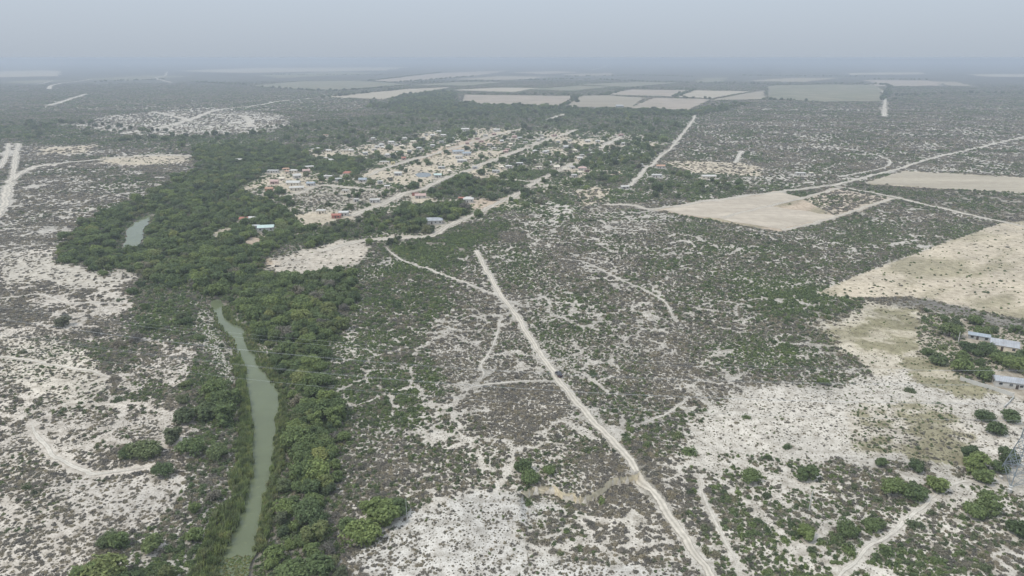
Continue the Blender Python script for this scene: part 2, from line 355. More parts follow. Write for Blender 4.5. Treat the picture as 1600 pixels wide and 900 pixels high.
# region: keys o olive grass share, c cover, g greenness, s shrub size, t tree density, soil, n trail network, w edge wobble
def R(pts, **k): k['P'] = poly(pts); return k
REGIONS = [
 # far plain
 R([(-300, 180), (1900, 180), (1900, 235), (1000, 225), (600, 240), (-300, 240)], c=0.9, g=0.40, t=0.0),
 R([(980, 172), (1900, 165), (1900, 290), (1400, 268), (1290, 288), (1180, 298), (1050, 255), (1060, 225)], c=0.72, g=0.24, soil=LIT),
 R([(1200, 190), (1900, 180), (1900, 245), (1450, 250), (1250, 225)], c=0.62, g=0.14, soil=LIT),
 R([(1400, 262), (1900, 215), (1900, 300), (1600, 278)], c=0.55, g=0.15, soil=LIT),
 # woods beyond the village
 R([(-300, 195), (150, 190), (330, 212), (560, 182), (760, 172), (980, 176), (1080, 176), (1060, 215), (980, 240), (760, 205), (620, 215), (450, 240), (330, 238), (170, 213), (-300, 232)], c=0.88, g=0.52, t=0.10, soil=(0.25, 0.23, 0.19)),
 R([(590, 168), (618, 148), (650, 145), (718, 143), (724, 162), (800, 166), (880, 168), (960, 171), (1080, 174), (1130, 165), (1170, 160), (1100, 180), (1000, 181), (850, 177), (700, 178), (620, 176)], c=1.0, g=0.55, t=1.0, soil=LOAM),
 R([(0, 160), (300, 150), (500, 140), (590, 150), (590, 185), (330, 205), (0, 190)], c=0.85, g=0.30, soil=LIT),
 R([(110, 195), (180, 180), (250, 174), (330, 168), (460, 178), (470, 195), (440, 207), (300, 213), (210, 211)], c=0.38, g=0.05, s=0.9, soil=WHT),
 # village and its green
 R([(440, 240), (620, 215), (760, 205), (900, 200), (1050, 215), (1030, 255), (985, 300), (860, 320), (740, 345), (640, 385), (560, 378), (430, 330), (400, 290)], c=0.58, g=0.62, t=0.13, s=1.0, soil=(0.36, 0.325, 0.27), n=0.2),
 R([(860, 245), (900, 225), (1040, 215), (1030, 245), (1000, 262), (930, 262)], c=0.85, g=0.70, t=0.28, soil=LIT),
 R([(690, 285), (740, 270), (830, 290), (780, 312), (700, 308), (660, 305)], c=0.95, g=0.70, t=0.25, soil=LOAM),
 R([(770, 272), (830, 262), (870, 268), (835, 282)], c=0.95, g=0.70, t=0.15, soil=LOAM),
 R([(630, 282), (665, 276), (688, 284), (650, 300), (628, 300)], c=1.0, g=0.72, t=0.9, soil=LOAM),
 R([(500, 245), (585, 250), (580, 275), (530, 272), (495, 262)], c=1.0, g=0.7, t=0.9, soil=LOAM),
 R([(575, 360), (610, 335), (680, 315), (740, 325), (745, 338), (700, 350), (640, 360)], c=1.0, g=0.72, t=0.85, soil=LOAM),
 R([(470, 365), (520, 350), (600, 340), (610, 350), (560, 372), (490, 385)], c=0.95, g=0.52, t=0.3, soil=LOAM),
 R([(880, 300), (960, 265), (1000, 262), (990, 290), (960, 320), (850, 330), (800, 318)], c=0.95, g=0.55, s=1.1, soil=LIT),
 # central scrub
 R([(560, 430), (640, 385), (740, 345), (830, 325), (1030, 330), (1220, 362), (1400, 312), (1560, 348), (1290, 452), (1260, 520), (1300, 560), (1380, 590), (1200, 600), (1090, 640), (900, 650), (720, 640), (560, 620), (520, 560)], c=0.97, g=0.36, s=0.92, soil=LIT, n=0.36),
 R([(980, 300), (1180, 298), (1290, 292), (1200, 302), (1030, 325)], c=0.95, g=0.42, soil=LIT),
 R([(1000, 262), (1130, 275), (1180, 298), (990, 318)], c=0.9, g=0.5, t=0.12, soil=LIT),
 R([(590, 390), (640, 372), (760, 345), (800, 350), (740, 395), (640, 405)], c=1.0, g=0.62, s=1.15, n=0.1, soil=LOAM),
 R([(540, 470), (640, 400), (745, 395), (720, 450), (690, 520), (700, 590), (600, 600), (540, 570)], c=0.98, g=0.58, s=1.1, n=0.2),
 R([(660, 520), (760, 450), (800, 500), (850, 590), (720, 610)], c=0.94, g=0.18, n=0.62),
 R([(690, 620), (860, 600), (950, 690), (760, 690)], c=0.94, g=0.16, n=0.5, soil=LIT),
 R([(820, 400), (900, 400), (1010, 470), (1060, 520), (900, 560), (830, 500)], c=0.94, g=0.28, n=0.62),
 R([(960, 420), (1250, 380), (1280, 460), (1210, 540), (1060, 500)], c=0.97, g=0.46, n=0.25),
 R([(1200, 340), (1390, 312), (1560, 348), (1380, 420), (1240, 420)], c=0.93, g=0.26, n=0.3),
 R([(1180, 480), (1270, 450), (1310, 500), (1230, 560)], c=0.9, g=0.55, s=1.15),
 # foreground
 R([(520, 640), (700, 620), (900, 640), (980, 720), (1110, 900), (1130, 1000), (480, 1000), (540, 800)], c=0.86, g=0.12, s=1.0, soil=WHT, n=0.6),
 R([(600, 650), (700, 640), (880, 655), (960, 700), (850, 740), (640, 720)], c=0.86, g=0.28, s=1.0, soil=WHT, n=0.6),
 R([(620, 790), (760, 775), (880, 780), (800, 830), (820, 870), (1080, 890), (1100, 1000), (700, 1000), (560, 870)], c=0.80, g=0.05, s=0.66, soil=(0.455, 0.43, 0.39), n=0.8),
 R([(1010, 690), (1080, 640), (1200, 700), (1300, 720), (1480, 740), (1700, 760), (1800, 1000), (1140, 1000), (1040, 780)], c=0.66, g=0.32, s=1.0, soil=WHT, n=0.6),
 R([(1100, 720), (1200, 710), (1300, 730), (1480, 750), (1470, 800), (1350, 850), (1150, 830)], c=0.76, g=0.42, s=1.1, soil=WHT, n=0.5),
 R([(890, 610), (1080, 600), (1120, 640), (1060, 690), (960, 690)], c=0.72, g=0.34, s=1.05, soil=LIT, n=0.7),
 R([(530, 560), (640, 540), (660, 600), (640, 660), (570, 690), (540, 650)], c=0.92, g=0.48, s=1.1, n=0.25, soil=LIT),
 R([(540, 650), (600, 680), (600, 760), (530, 800)], c=0.9, g=0.34, s=1.15, n=0.3, soil=LIT),
 # pale plain on the right
 R([(1070, 700), (1085, 640), (1180, 605), (1290, 595), (1420, 565), (1600, 610), (1700, 700), (1600, 745), (1460, 735), (1300, 712), (1180, 705)], c=0.22, g=0.16, s=0.50, soil=WHT, n=0.0),
 R([(1310, 640), (1350, 620), (1480, 640), (1540, 700), (1500, 735), (1440, 722), (1330, 690)], c=0.30, g=0.62, s=0.62, soil=(0.42, 0.38, 0.32), n=0.0, o=0.55),
 R([(1290, 540), (1275, 500), (1345, 465), (1420, 470), (1480, 520), (1460, 560), (1380, 580)], c=0.12, g=0.4, s=0.5, soil=(0.43, 0.385, 0.31), n=0.0, o=0.2),
 R([(1345, 487), (1420, 492), (1446, 530), (1440, 548), (1380, 545), (1312, 540), (1305, 515)], c=0.05, g=1.0, s=0.4, soil=(0.40, 0.355, 0.27), n=0.0, w=1.2, o=0.95),
 R([(1405, 565), (1470, 565), (1545, 605), (1570, 620), (1500, 625), (1440, 600)], c=0.12, g=0.9, s=0.5, soil=(0.40, 0.355, 0.27), n=0.0, o=0.9),
 R([(1275, 458), (1330, 432), (1560, 350), (1760, 330), (1760, 560), (1600, 500), (1420, 462), (1330, 466)], c=0.04, g=0.5, s=0.7, soil=TAN, n=0.0, w=0.12),
 R([(1395, 464), (1440, 466), (1600, 510), (1760, 560), (1760, 620), (1600, 540), (1500, 500)], c=0.30, g=0.4, s=0.6, soil=GRY, n=0.0),
 R([(1440, 490), (1500, 500), (1620, 530), (1620, 640), (1540, 610), (1450, 560)], c=0.42, g=0.68, s=0.9, t=0.12, soil=(0.33, 0.29, 0.235), n=0.0),
 # left bank
 R([(-300, 330), (0, 330), (60, 255), (310, 250), (330, 285), (200, 335), (120, 380), (100, 400), (240, 425), (310, 470), (330, 540), (310, 620), (330, 700), (320, 760), (250, 840), (200, 1000), (-300, 1000)], c=0.74, g=0.03, s=0.92, soil=(0.435, 0.394, 0.342), n=0.7),
 R([(-300, 340), (20, 290), (60, 262), (310, 257), (330, 285), (190, 335), (110, 385), (0, 400), (-300, 410)], c=0.80, g=0.06, s=1.0, soil=LIT, n=0.5),
 R([(-200, 225), (60, 226), (170, 226), (330, 235), (320, 252), (170, 245), (60, 258), (-200, 280)], c=0.6, g=0.15, soil=LIT),
 R([(160, 247), (230, 241), (312, 243), (310, 254), (210, 257), (160, 256)], c=0.10, g=0.3, s=0.8, soil=TAN),
 R([(70, 228), (165, 226), (150, 238), (80, 240)], c=0.12, g=0.2, soil=TAN),
 R([(0, 395), (110, 405), (230, 425), (190, 450), (60, 440), (0, 450)], c=0.30, g=0.06, s=0.8, soil=(0.41, 0.375, 0.32)),
 R([(0, 470), (60, 475), (75, 500), (0, 515)], c=0.95, g=0.0, s=1.0, soil=LIT, n=0),
 R([(230, 430), (300, 450), (335, 490), (370, 560), (390, 640), (385, 720), (330, 700), (300, 600), (330, 540), (200, 520)], c=0.85, g=0.42, s=1.15, t=0.12, soil=LIT, n=0.0),
 R([(130, 540), (230, 520), (260, 560), (200, 580), (140, 570)], c=0.8, g=0.08, s=1.2, n=0),
 R([(0, 530), (150, 540), (190, 600), (120, 640), (0, 600)], c=0.36, g=0.04, s=0.75, soil=(0.475, 0.432, 0.365), n=0.5),
 R([(60, 750), (200, 745), (330, 740), (300, 800), (100, 800)], c=0.38, g=0.06, s=0.7, soil=(0.42, 0.385, 0.34)),
 R([(160, 840), (260, 810), (300, 760), (318, 690), (315, 620), (345, 585), (385, 600), (396, 700), (388, 770), (350, 850), (345, 1000), (100, 1000), (140, 890)], c=0.80, g=0.70, s=1.25, t=0.16, soil=LIT, n=0.0),
 # woods along the river
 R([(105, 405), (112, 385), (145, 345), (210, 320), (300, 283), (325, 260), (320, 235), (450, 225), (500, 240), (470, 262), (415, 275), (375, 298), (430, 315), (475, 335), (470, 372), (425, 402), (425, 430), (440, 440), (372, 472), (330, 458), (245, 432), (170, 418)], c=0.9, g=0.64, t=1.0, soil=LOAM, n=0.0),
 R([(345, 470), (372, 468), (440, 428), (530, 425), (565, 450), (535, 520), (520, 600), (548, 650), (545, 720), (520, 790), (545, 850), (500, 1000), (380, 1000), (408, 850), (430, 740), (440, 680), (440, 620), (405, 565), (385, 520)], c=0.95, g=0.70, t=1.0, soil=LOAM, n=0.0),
 R([(350, 480), (385, 500), (400, 530), (440, 540), (430, 580), (405, 560), (385, 520), (355, 500)], c=0.7, g=0.85, s=0.7, t=0.0, soil=LIT),
 R([(320, 465), (335, 478), (346, 508), (372, 545), (383, 600), (360, 590), (330, 540)], c=0.7, g=0.86, s=0.6, t=0.0, soil=LIT),
 # bare ground in and round the village
 R([(424, 412), (448, 402), (490, 386), (560, 374), (602, 384), (575, 402), (545, 420), (500, 428), (445, 425)], c=0.10, g=0.3, s=0.7, t=0, soil=(0.42, 0.375, 0.315)),
 R([(470, 333), (510, 327), (560, 333), (550, 342), (525, 349), (490, 350), (478, 342)], c=0.04, g=0.3, t=0, soil=TAN),
 R([(335, 368), (368, 352), (376, 350), (372, 366), (350, 376)], c=0.05, t=0, soil=TAN), R([(372, 385), (405, 368), (440, 366), (430, 378), (395, 388)], c=0.05, t=0, soil=PNK),
 R([(286, 388), (292, 384), (304, 394), (302, 400)], c=0.0, t=0, soil=TAN), R([(422, 404), (440, 405), (445, 412), (430, 416)], c=0.0, t=0, soil=(0.33, 0.24, 0.155)),
 R([(330, 320), (345, 318), (344, 324), (333, 324)], c=0, t=0, soil=TAN),
 R([(376, 298), (410, 285), (440, 275), (435, 285), (400, 298)], c=0.1, t=0.0, soil=TAN),
 R([(570, 275), (605, 262), (650, 250), (690, 240), (760, 236), (790, 238), (745, 258), (700, 274), (655, 292), (610, 285), (590, 279)], c=0.10, g=0.4, s=0.9, t=0.02, soil=TAN),
 R([(640, 247), (720, 225), (770, 215), (790, 225), (740, 235), (680, 248)], c=0.25, g=0.5, t=0.06, soil=PNK),
 R([(480, 300), (545, 294), (622, 304), (585, 325), (540, 334), (490, 325), (470, 315)], c=0.55, g=0.22, s=0.8, t=0.06, soil=(0.33, 0.30, 0.25)),
 R([(640, 300), (692, 306), (688, 319), (640, 316), (630, 308)], c=0.08, g=0.5, t=0, soil=TAN), R([(738, 313), (790, 310), (770, 326), (742, 330)], c=0.12, t=0.02, soil=PNK),
 R([(740, 262), (775, 256), (790, 268), (770, 282), (740, 275)], c=0.2, g=0.5, t=0.04, soil=TAN),
 R([(892, 293), (930, 291), (962, 297), (952, 306), (948, 319), (905, 318), (890, 308)], c=0.25, g=0.2, t=0, soil=TAN), R([(838, 320), (890, 318), (892, 328), (870, 336), (845, 336)], c=0.10, t=0, soil=WHT),
 R([(950, 267), (980, 268), (975, 275), (950, 277)], c=0.2, t=0, soil=PNK), R([(545, 510), (560, 520), (563, 560), (550, 562)], c=0.25, t=0, soil=WHT),
 R([(800, 345), (880, 330), (900, 345), (830, 360)], c=0.5, g=0.5, t=0, soil=LIT),
 *[R(q, c=0.22, g=0.45, t=0.03, s=0.8, soil=TAN) for q in [[(500,241),(560,234),(562,242),(505,250)],[(575,229),(640,222),(642,238),(582,245)],[(650,206),(700,203),(702,217),(656,220)],[(745,201),(800,200),(802,211),(752,215)],[(835,208),(875,206),(882,222),(842,227)],[(880,215),(930,214),(936,225),(886,226)],[(840,233),(870,232),(867,243),(846,244)],[(885,241),(915,239),(916,250),(890,252)],[(878,259),(925,258),(920,271),(874,275)],[(432,272),(500,263),(522,284),(452,299),(436,288)],[(935,228),(975,222),(978,230),(940,240)],[(1000,222),(1030,224),(1026,232),(1000,231)]]],
 # fields
 R([(1018, 328), (1100, 314), (1200, 302), (1255, 311), (1310, 339), (1220, 362), (1120, 345)], c=0.01, g=0.3, t=0, soil=PNK, w=0.1, n=0),
 R([(1258, 311), (1300, 293), (1395, 310), (1312, 338)], c=0.40, g=0.10, t=0, soil=(0.41, 0.35, 0.28), w=0.2, n=0),
 R([(1345, 287), (1410, 266), (1600, 278), (1760, 290), (1760, 318), (1600, 302), (1480, 296)], c=0.03, g=0.3, t=0, soil=TAN, w=0.2, n=0),
 R([(1030, 251), (1150, 253), (1200, 262), (1200, 276), (1080, 270)], c=0.16, g=0.15, t=0, soil=TAN, w=0.3, n=0),
 R([(1200, 260), (1290, 275), (1290, 287), (1200, 280)], c=0.4, g=0.15, t=0, soil=LIT, n=0),
]
# sheets of farmland on the plain: photo outline, material, name, label
FIELDS = [
 ([(1022, 328), (1100, 316), (1190, 303), (1215, 298), (1250, 308), (1205, 322), (1262, 331), (1308, 338), (1222, 359), (1120, 343)], 'f_cream', 'bare_field', 'pinkish bare square field cleared out of the scrub right of centre'),
 ([(1350, 286), (1412, 268), (1600, 279), (1740, 289), (1740, 313), (1600, 301), (1480, 294)], 'f_tan', 'bare_field', 'tan field below the long straight road at the right edge'),
 ([(725, 148), (903, 150), (880, 166), (800, 165), (722, 161)], 'f_pink', 'bare_field', 'long pinkish field right of the dark wood'),
 ([(907, 150), (946, 149), (1008, 153), (985, 168), (884, 167)], 'f_grey', 'bare_field', 'brownish field left of the far farm buildings'),
 ([(946, 148), (985, 140), (1082, 141), (1052, 151)], 'f_pink', 'bare_field', 'far pink rectangular field right of centre'),
 ([(983, 169), (1022, 153), (1112, 155), (1076, 172)], 'f_pink', 'bare_field', 'pink field beside the far farm buildings'),
 ([(1056, 151), (1086, 141), (1172, 143), (1112, 154)], 'f_tan', 'bare_field', 'dull tan field adjoining the far pink fields on the right'),
 ([(578, 126), (690, 114), (795, 110), (742, 119), (622, 128)], 'f_pink', 'bare_field', 'long thin pink field near the horizon left of centre'),
 ([(392, 134), (470, 127), (560, 126), (640, 132), (520, 141), (440, 138)], 'f_green', 'crop_field', 'grey green field above the bare ground on the left'),
 ([(505, 152), (640, 139), (706, 136), (600, 155)], 'f_tan', 'bare_field', 'tan field left of the dark wood'),
 ([(1200, 134), (1290, 132), (1372, 133), (1380, 158), (1290, 159), (1200, 154)], 'f_green', 'crop_field', 'large grey green field left of the end-on far road'),
 ([(1353, 125), (1450, 126), (1478, 134), (1370, 135)], 'f_pink', 'bare_field', 'pink field beyond the end-on far road on the right'),
 ([(1455, 127), (1490, 128), (1525, 135), (1485, 134)], 'f_grey', 'crop_field', 'grey field right of the far pink field on the right'),
 ([(1110, 157), (1175, 144), (1195, 141), (1195, 155)], 'f_grey', 'crop_field', 'grey wedge of field left of the large green field'),
 ([(270, 111), (400, 106), (642, 105), (600, 110), (380, 114)], 'f_tan', 'bare_field', 'thin pale field along the left horizon'),
 ([(-60, 113), (60, 110), (100, 111), (88, 119), (-60, 122)], 'f_tan', 'bare_field', 'pale field at the far left horizon'),
 ([(800, 113), (875, 111), (905, 113), (850, 116)], 'f_pink', 'bare_field', 'small pale field at the horizon in the centre'),
 ([(1082, 129), (1095, 123), (1142, 121), (1128, 128)], 'f_green', 'crop_field', 'small pale green field near the horizon right of centre'),
 ([(1320, 114), (1440, 113), (1450, 116), (1330, 117)], 'f_tan', 'bare_field', 'faint strip of field at the right horizon'),
 ([(1510, 116), (1660, 116), (1660, 121), (1540, 120)], 'f_tan', 'bare_field', 'faint field at the far right horizon'),
 ([(880, 116), (960, 114), (955, 118), (905, 119)], 'f_grey', 'crop_field', 'grey strip of field below the horizon road'),
 ([(400, 118), (520, 112), (600, 114), (440, 122)], 'f_green', 'crop_field', 'dull green field near the left horizon'),
 ([(120, 124), (230, 118), (300, 119), (200, 126)], 'f_green', 'crop_field', 'dull strip of field near the left horizon above the slanting track'),
 ([(0, 128), (60, 125), (110, 126), (40, 131)], 'f_green', 'crop_field', 'dull strip of field at the far left'),
 ([(700, 124), (780, 119), (870, 120), (800, 125)], 'f_grey', 'crop_field', 'brownish strip of field in the centre of the far plain'),
 ([(820, 140), (905, 134), (960, 135), (900, 142)], 'f_green', 'crop_field', 'dull green field behind the long pinkish field'),
 ([(700, 141), (780, 137), (850, 138), (800, 144)], 'f_tan', 'bare_field', 'thin tan field just above the long pinkish field'),
 ([(1160, 127), (1230, 122), (1310, 122), (1260, 128)], 'f_grey', 'crop_field', 'grey strip of field above the large grey green field'),
 ([(640, 133), (720, 128), (790, 128), (730, 134)], 'f_green', 'crop_field', 'green strip of field above the dark wood'),
 ([(900, 132), (1000, 128), (1060, 129), (985, 136)], 'f_green', 'crop_field', 'green strip of field behind the far pink fields'),
]
FPOLY = [poly(f[0]) for f in FIELDS]

def terrain(x, y):
    x = np.asarray(x, float); y = np.asarray(y, float); d = np.hypot(x, y)
    fade = np.clip((470 - d) / 150, 0, 1)
    z = (fbm(x, y, 46, 3, 3) - 0.5) * 1.9 * fade
    flat = np.clip(polydist(RP[0], x, y, reach=14) / 14, 0.15, 1)      # the road runs level
    z = z * flat
    # eroded clay bank
    ys = np.interp(x, SX, SY); dy = ys - y
    win = np.clip((x - SC_A) / 2.0, 0, 1) * np.clip((SC_B - x) / 2.0, 0, 1)
    z = z * (1 - np.exp(-(dy / 14) ** 2) * win) - np.where(dy > 0.4, 2.7 * np.exp(-np.maximum(dy - 0.4, 0) / 12), 0) * win
    # river channel
    m = (d < 700) & (x < 60)
    if np.any(m):
        for W_ in (RIVER, POOL):
            s = polydist(W_, np.where(m, x, 1e6), y, True, 30)
            s = np.where(inside(W_, np.where(m, x, 1e6), y), -s, s)
            z = np.where(s < 9, np.where(s < 0, -1.7, -1.7 + (z + 1.7) * np.clip(s / 9, 0, 1) ** 0.5), z)
    return z
def tz(x, y): return float(terrain(np.array([x]), np.array([y]))[0])

def properties(x, y, full=True):
    n = x.shape; d = np.hypot(x, y)
    A = {'c': np.full(n, 0.92), 'g': np.full(n, 0.30), 's': np.full(n, 1.0), 't': np.zeros(n), 'n': np.full(n, 0.3), 'o': np.zeros(n)}
    soil = np.empty(n + (3,)); soil[:] = (0.24, 0.222, 0.185)
    wob = np.clip(d * 0.022, 2.0, 60)
    nx = (fbm(x, y, 1, 91, 1) * 0)  # same shape
    sc = np.clip(d * 0.05, 8, 150)
    ax = (fbm(x / sc * 10, y / sc * 10, 10, 31, 4) - 0.5) * 2.6 * wob + RNG.normal(0, 0.22, n) * wob
    ay = (fbm(x / sc * 10, y / sc * 10, 10, 77, 4) - 0.5) * 3.6 * wob + RNG.normal(0, 0.30, n) * wob
    for r in REGIONS:
        w = r.get('w', 1.0)
        m = inside(r['P'], x + ax * w, y + ay * w)
        if not m.any(): continue
        A['o'][m] = 0.0
        for k in 'cgstno':
            if k in r: A[k][m] = r[k]
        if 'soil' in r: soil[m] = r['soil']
    A['soil'] = soil
    return A

def setp(o, label=None, cat=None, group=None, kind=None):
    if label: o['label'] = label
    if cat: o['category'] = cat
    if group: o['group'] = group
    if kind: o['kind'] = kind
    return o
def mesh_obj(name, V, Fc, m, parent=None, smooth=False):
    me = bpy.data.meshes.new(name); me.from_pydata([tuple(v) for v in V], [], [tuple(f) for f in Fc]); me.update()
    if m is not None: me.materials.append(m)
    if smooth: me.polygons.foreach_set('use_smooth', [True] * len(me.polygons))
    o = bpy.data.objects.new(name, me); COL.objects.link(o)
    if parent is not None: o.parent = parent
    return o
def empty(name, loc, rz=0.0):
    o = bpy.data.objects.new(name, None); COL.objects.link(o); o.location = loc; o.rotation_euler = (0, 0, rz)
    o.empty_display_size = 0.5
    return o

# ------------------------------------------------------------------ ground
_a, _b = at(1280, 455), at(1560, 350); EX, EY = (np.array(_b) - np.array(_a)) / math.dist(_a, _b)
def build_ground():
    rings = [6.0, 25, 45, 65, 80, 92, 102]
    d = 110.0
    while d < 45000:
        rings.append(d); d += max(1.0, 1.6 * d * d / (HC * F))
    rings.append(45000.0); rings = np.array(rings)
    ang = np.concatenate([np.arange(-180, -46, 6.0), np.arange(-46, 46, 0.15), np.arange(46, 180, 6.0)]) * math.pi / 180
    D, Aa = np.meshgrid(rings, ang, indexing='ij')
    x, y = (D * np.sin(Aa)).ravel(), (D * np.cos(Aa)).ravel()
    z = terrain(x, y); PP = [properties(x, y) for _ in range(5)]; P = {k: sum(p[k] for p in PP) / 5 for k in PP[0]}
    soil = P['soil']
    dd = np.hypot(x, y)
    k = np.clip((dd - 1900) / 1800, 0, 1)[:, None]
    veg = np.array((0.060, 0.063, 0.050)) * (0.55 + 0.9 * fbm(x, y, 420, 5, 3))[:, None]
    far = np.where((P['c'] > 0.45)[:, None], veg, soil)
    soil = soil * (1 - k) + far * k
    # litter under closed scrub
    lit = np.clip((P['c'] - 0.75) / 0.25, 0, 1)[:, None] * 0.2
    soil = soil * (1 - lit) + np.array((0.28, 0.255, 0.22)) * lit
    # dry grass patches on pale farmland
    gr = ((P['c'] < 0.14) & (dd < 900) & (x > 60)).astype(float) * np.clip((fbm((x * EX + y * EY) * 0.34, (-x * EY + y * EX), 17, 8, 5) - 0.47) * 6, 0, 1) * 0.75
    soil = soil * (1 - gr[:, None]) + np.array((0.24, 0.215, 0.14)) * gr[:, None]
    ov = np.clip((fbm(x * 0.7, y, 9, 63, 4) - 0.60 + 0.30 * P['o']) * 12, 0, 1) * (P['o'] > 0.05) * 0.9
    soil = soil * (1 - ov[:, None]) + np.array(OLV) * 1.15 * ov[:, None]
    nr, na = len(rings), len(ang)
    i = np.arange((nr - 1))[:, None] * na; j = np.arange(na)[None, :]; j2 = (j + 1) % na
    Q = np.stack([i + j, i + j2, i + na + j2, i + na + j], -1).reshape(-1, 4)[:, ::-1]
    V = np.column_stack([x, y, z]); V = np.vstack([V, [0, 0, 0.0]])
    me = bpy.data.meshes.new('ground')
    nq = len(Q); tri = np.stack([np.full(na, len(V) - 1), (np.arange(na) + 1) % na, np.arange(na)], -1)
    me.vertices.add(len(V)); me.vertices.foreach_set('co', V.ravel())
    loops = np.concatenate([Q.ravel(), tri.ravel()]).astype(np.int32)
    me.loops.add(len(loops)); me.loops.foreach_set('vertex_index', loops)
    me.polygons.add(nq + na)
    st = np.concatenate([np.arange(nq) * 4, nq * 4 + np.arange(na) * 3]).astype(np.int32)
    me.polygons.foreach_set('loop_start', st)
    me.update(calc_edges=True); me.validate()
    ca = me.color_attributes.new('soil', 'FLOAT_COLOR', 'POINT')
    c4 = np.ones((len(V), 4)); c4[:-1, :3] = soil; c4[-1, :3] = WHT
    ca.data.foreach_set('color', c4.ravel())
    me.polygons.foreach_set('use_smooth', np.ones(len(me.polygons), bool))
    me.materials.append(M['soil'])
    o = bpy.data.objects.new('ground', me); COL.objects.link(o)
    setp(o, 'pale caliche ground of the whole plain', kind='structure')
    return o
build_ground()

def sheet(name, P, z, m, label, sub=0):
    bm = bmesh.new()
    vs = [bm.verts.new((p[0], p[1], z)) for p in P]
    f = bm.faces.new(vs); f.normal_update()
    if f.normal.z < 0: f.normal_flip()
    bmesh.ops.triangulate(bm, faces=bm.faces[:])
    me = bpy.data.meshes.new(name); bm.to_mesh(me); bm.free(); me.materials.append(m)
    o = bpy.data.objects.new(name, me); COL.objects.link(o)
    return setp(o, label, kind='structure')
sheet('river', RIVER, ZW, M['water'], 'murky green river winding between reeds and trees')
sheet('river', POOL, ZW, M['water'], 'short upper reach of the river showing between the trees')
sheet('pond', catmull(np.vstack([POND, POND[:1]]), 3.0)[:-1], 0.10, M['pond'], 'small grey pond beside the village street')
for (pp, m, nm, lb), P in zip(FIELDS, FPOLY):
    Pd = []
    for i in range(len(P)):
        a, b = P[i], P[(i + 1) % len(P)]; n = max(2, int(np.hypot(*(b - a)) / (np.hypot(*a) * 0.02)))
        for k in range(n):
            q = a + (b - a) * k / n; w = 0.0055 * np.hypot(*q)
            Pd.append((q[0] + random.uniform(-w, w), q[1] + random.uniform(-w, w) * 1.5))
    sheet(nm, Pd, 0.08 + 0.00008 * np.hypot(*P[0]), M[m], lb)
def strip(name, C, w, m, label, z0):
    thin = name in ('footpath', 'wheel_track'); n = len(C)
    T = np.gradient(C, axis=0); T /= np.maximum(np.hypot(T[:, 0], T[:, 1]), 1e-6)[:, None]
    N = np.column_stack([-T[:, 1], T[:, 0]])
    V = []
    prof = (-1, -0.55, 0, 0.55, 1)
    for i in range(n):
        wl = w * 0.5 * (0.35 + 1.25 * float(fbm(np.array([i * 2.0 + 1000 * z0]), np.array([C[0][0]]), 9, 3)[0]))
        wr = w * 0.5 * (0.35 + 1.25 * float(fbm(np.array([i * 2.0 + 500 + 1000 * z0]), np.array([C[0][1]]), 9, 4)[0]))
        if thin: e = min(1.0, (i + 0.3) / 8, (n - 0.7 - i) / 8); wl *= e; wr *= e
        for p in prof:
            q = C[i] + N[i] * p * (wl if p < 0 else wr); V.append((q[0], q[1]))
    V = np.array(V); z = terrain(V[:, 0], V[:, 1]) + z0
    z = z.reshape(n, 5); z[:, 1:4] += 0.015; z = z.ravel()
    Fc = [(i * 5 + k + 1, i * 5 + k, i * 5 + 5 + k, i * 5 + 6 + k) for i in range(n - 1) for k in range(4)]
    o = mesh_obj(name, np.column_stack([V, z]), Fc, M[m], None, True)
    ac = o.data.attributes.new('across', 'FLOAT', 'POINT'); ac.data.foreach_set('value', np.tile(np.array(prof, np.float32), n))
    return setp(o, label, kind='structure')
for k, (r, C) in enumerate(zip(ROADS, RP)):
    strip(r[0], C, r[2], r[1], r[4], 0.06 + 0.004 * (k % 9) + 0.00012 * np.hypot(*C[0]))
# eroded clay bank
def clay_bank():
    V, Fc = [], []; rows = 6; n = len(SCARP)
    T = np.gradient(SCARP, axis=0); T /= np.hypot(T[:, 0], T[:, 1])[:, None]; N = np.column_stack([T[:, 1], -T[:, 0]])
    fine = []
    for i in range(n):
        for k in range(rows + 1):
            f = k / rows; col = vnoise(np.array([i * 1.0]), np.array([0.0]), 1.3, 9)[0]
            wn = min(1, i / 2.5, (n - 1 - i) / 2.5)
            out = (-0.15 + 0.15 * (1 - wn)) + f * 0.55 + (col - 0.5) * 0.7 * (0.4 + f) * wn + random.uniform(-0.08, 0.08)
            q = SCARP[i] + N[i] * (out + 0.45)
            top = tz(SCARP[i][0] - N[i][0] * 0.6, SCARP[i][1] - N[i][1] * 0.6) + 0.03
            V.append((q[0], q[1], top - f * (3.0 * wn + 0.1)))
    for i in range(n - 1):
        for k in range(rows):
            a = i * (rows + 1) + k; Fc.append((a, a + 1, a + rows + 2, a + rows + 1))
    o = mesh_obj('clay_bank', V, Fc, M['clay'])
    setp(o, 'cream eroded clay bank cut into the scrub left of the road', kind='structure')
clay_bank()

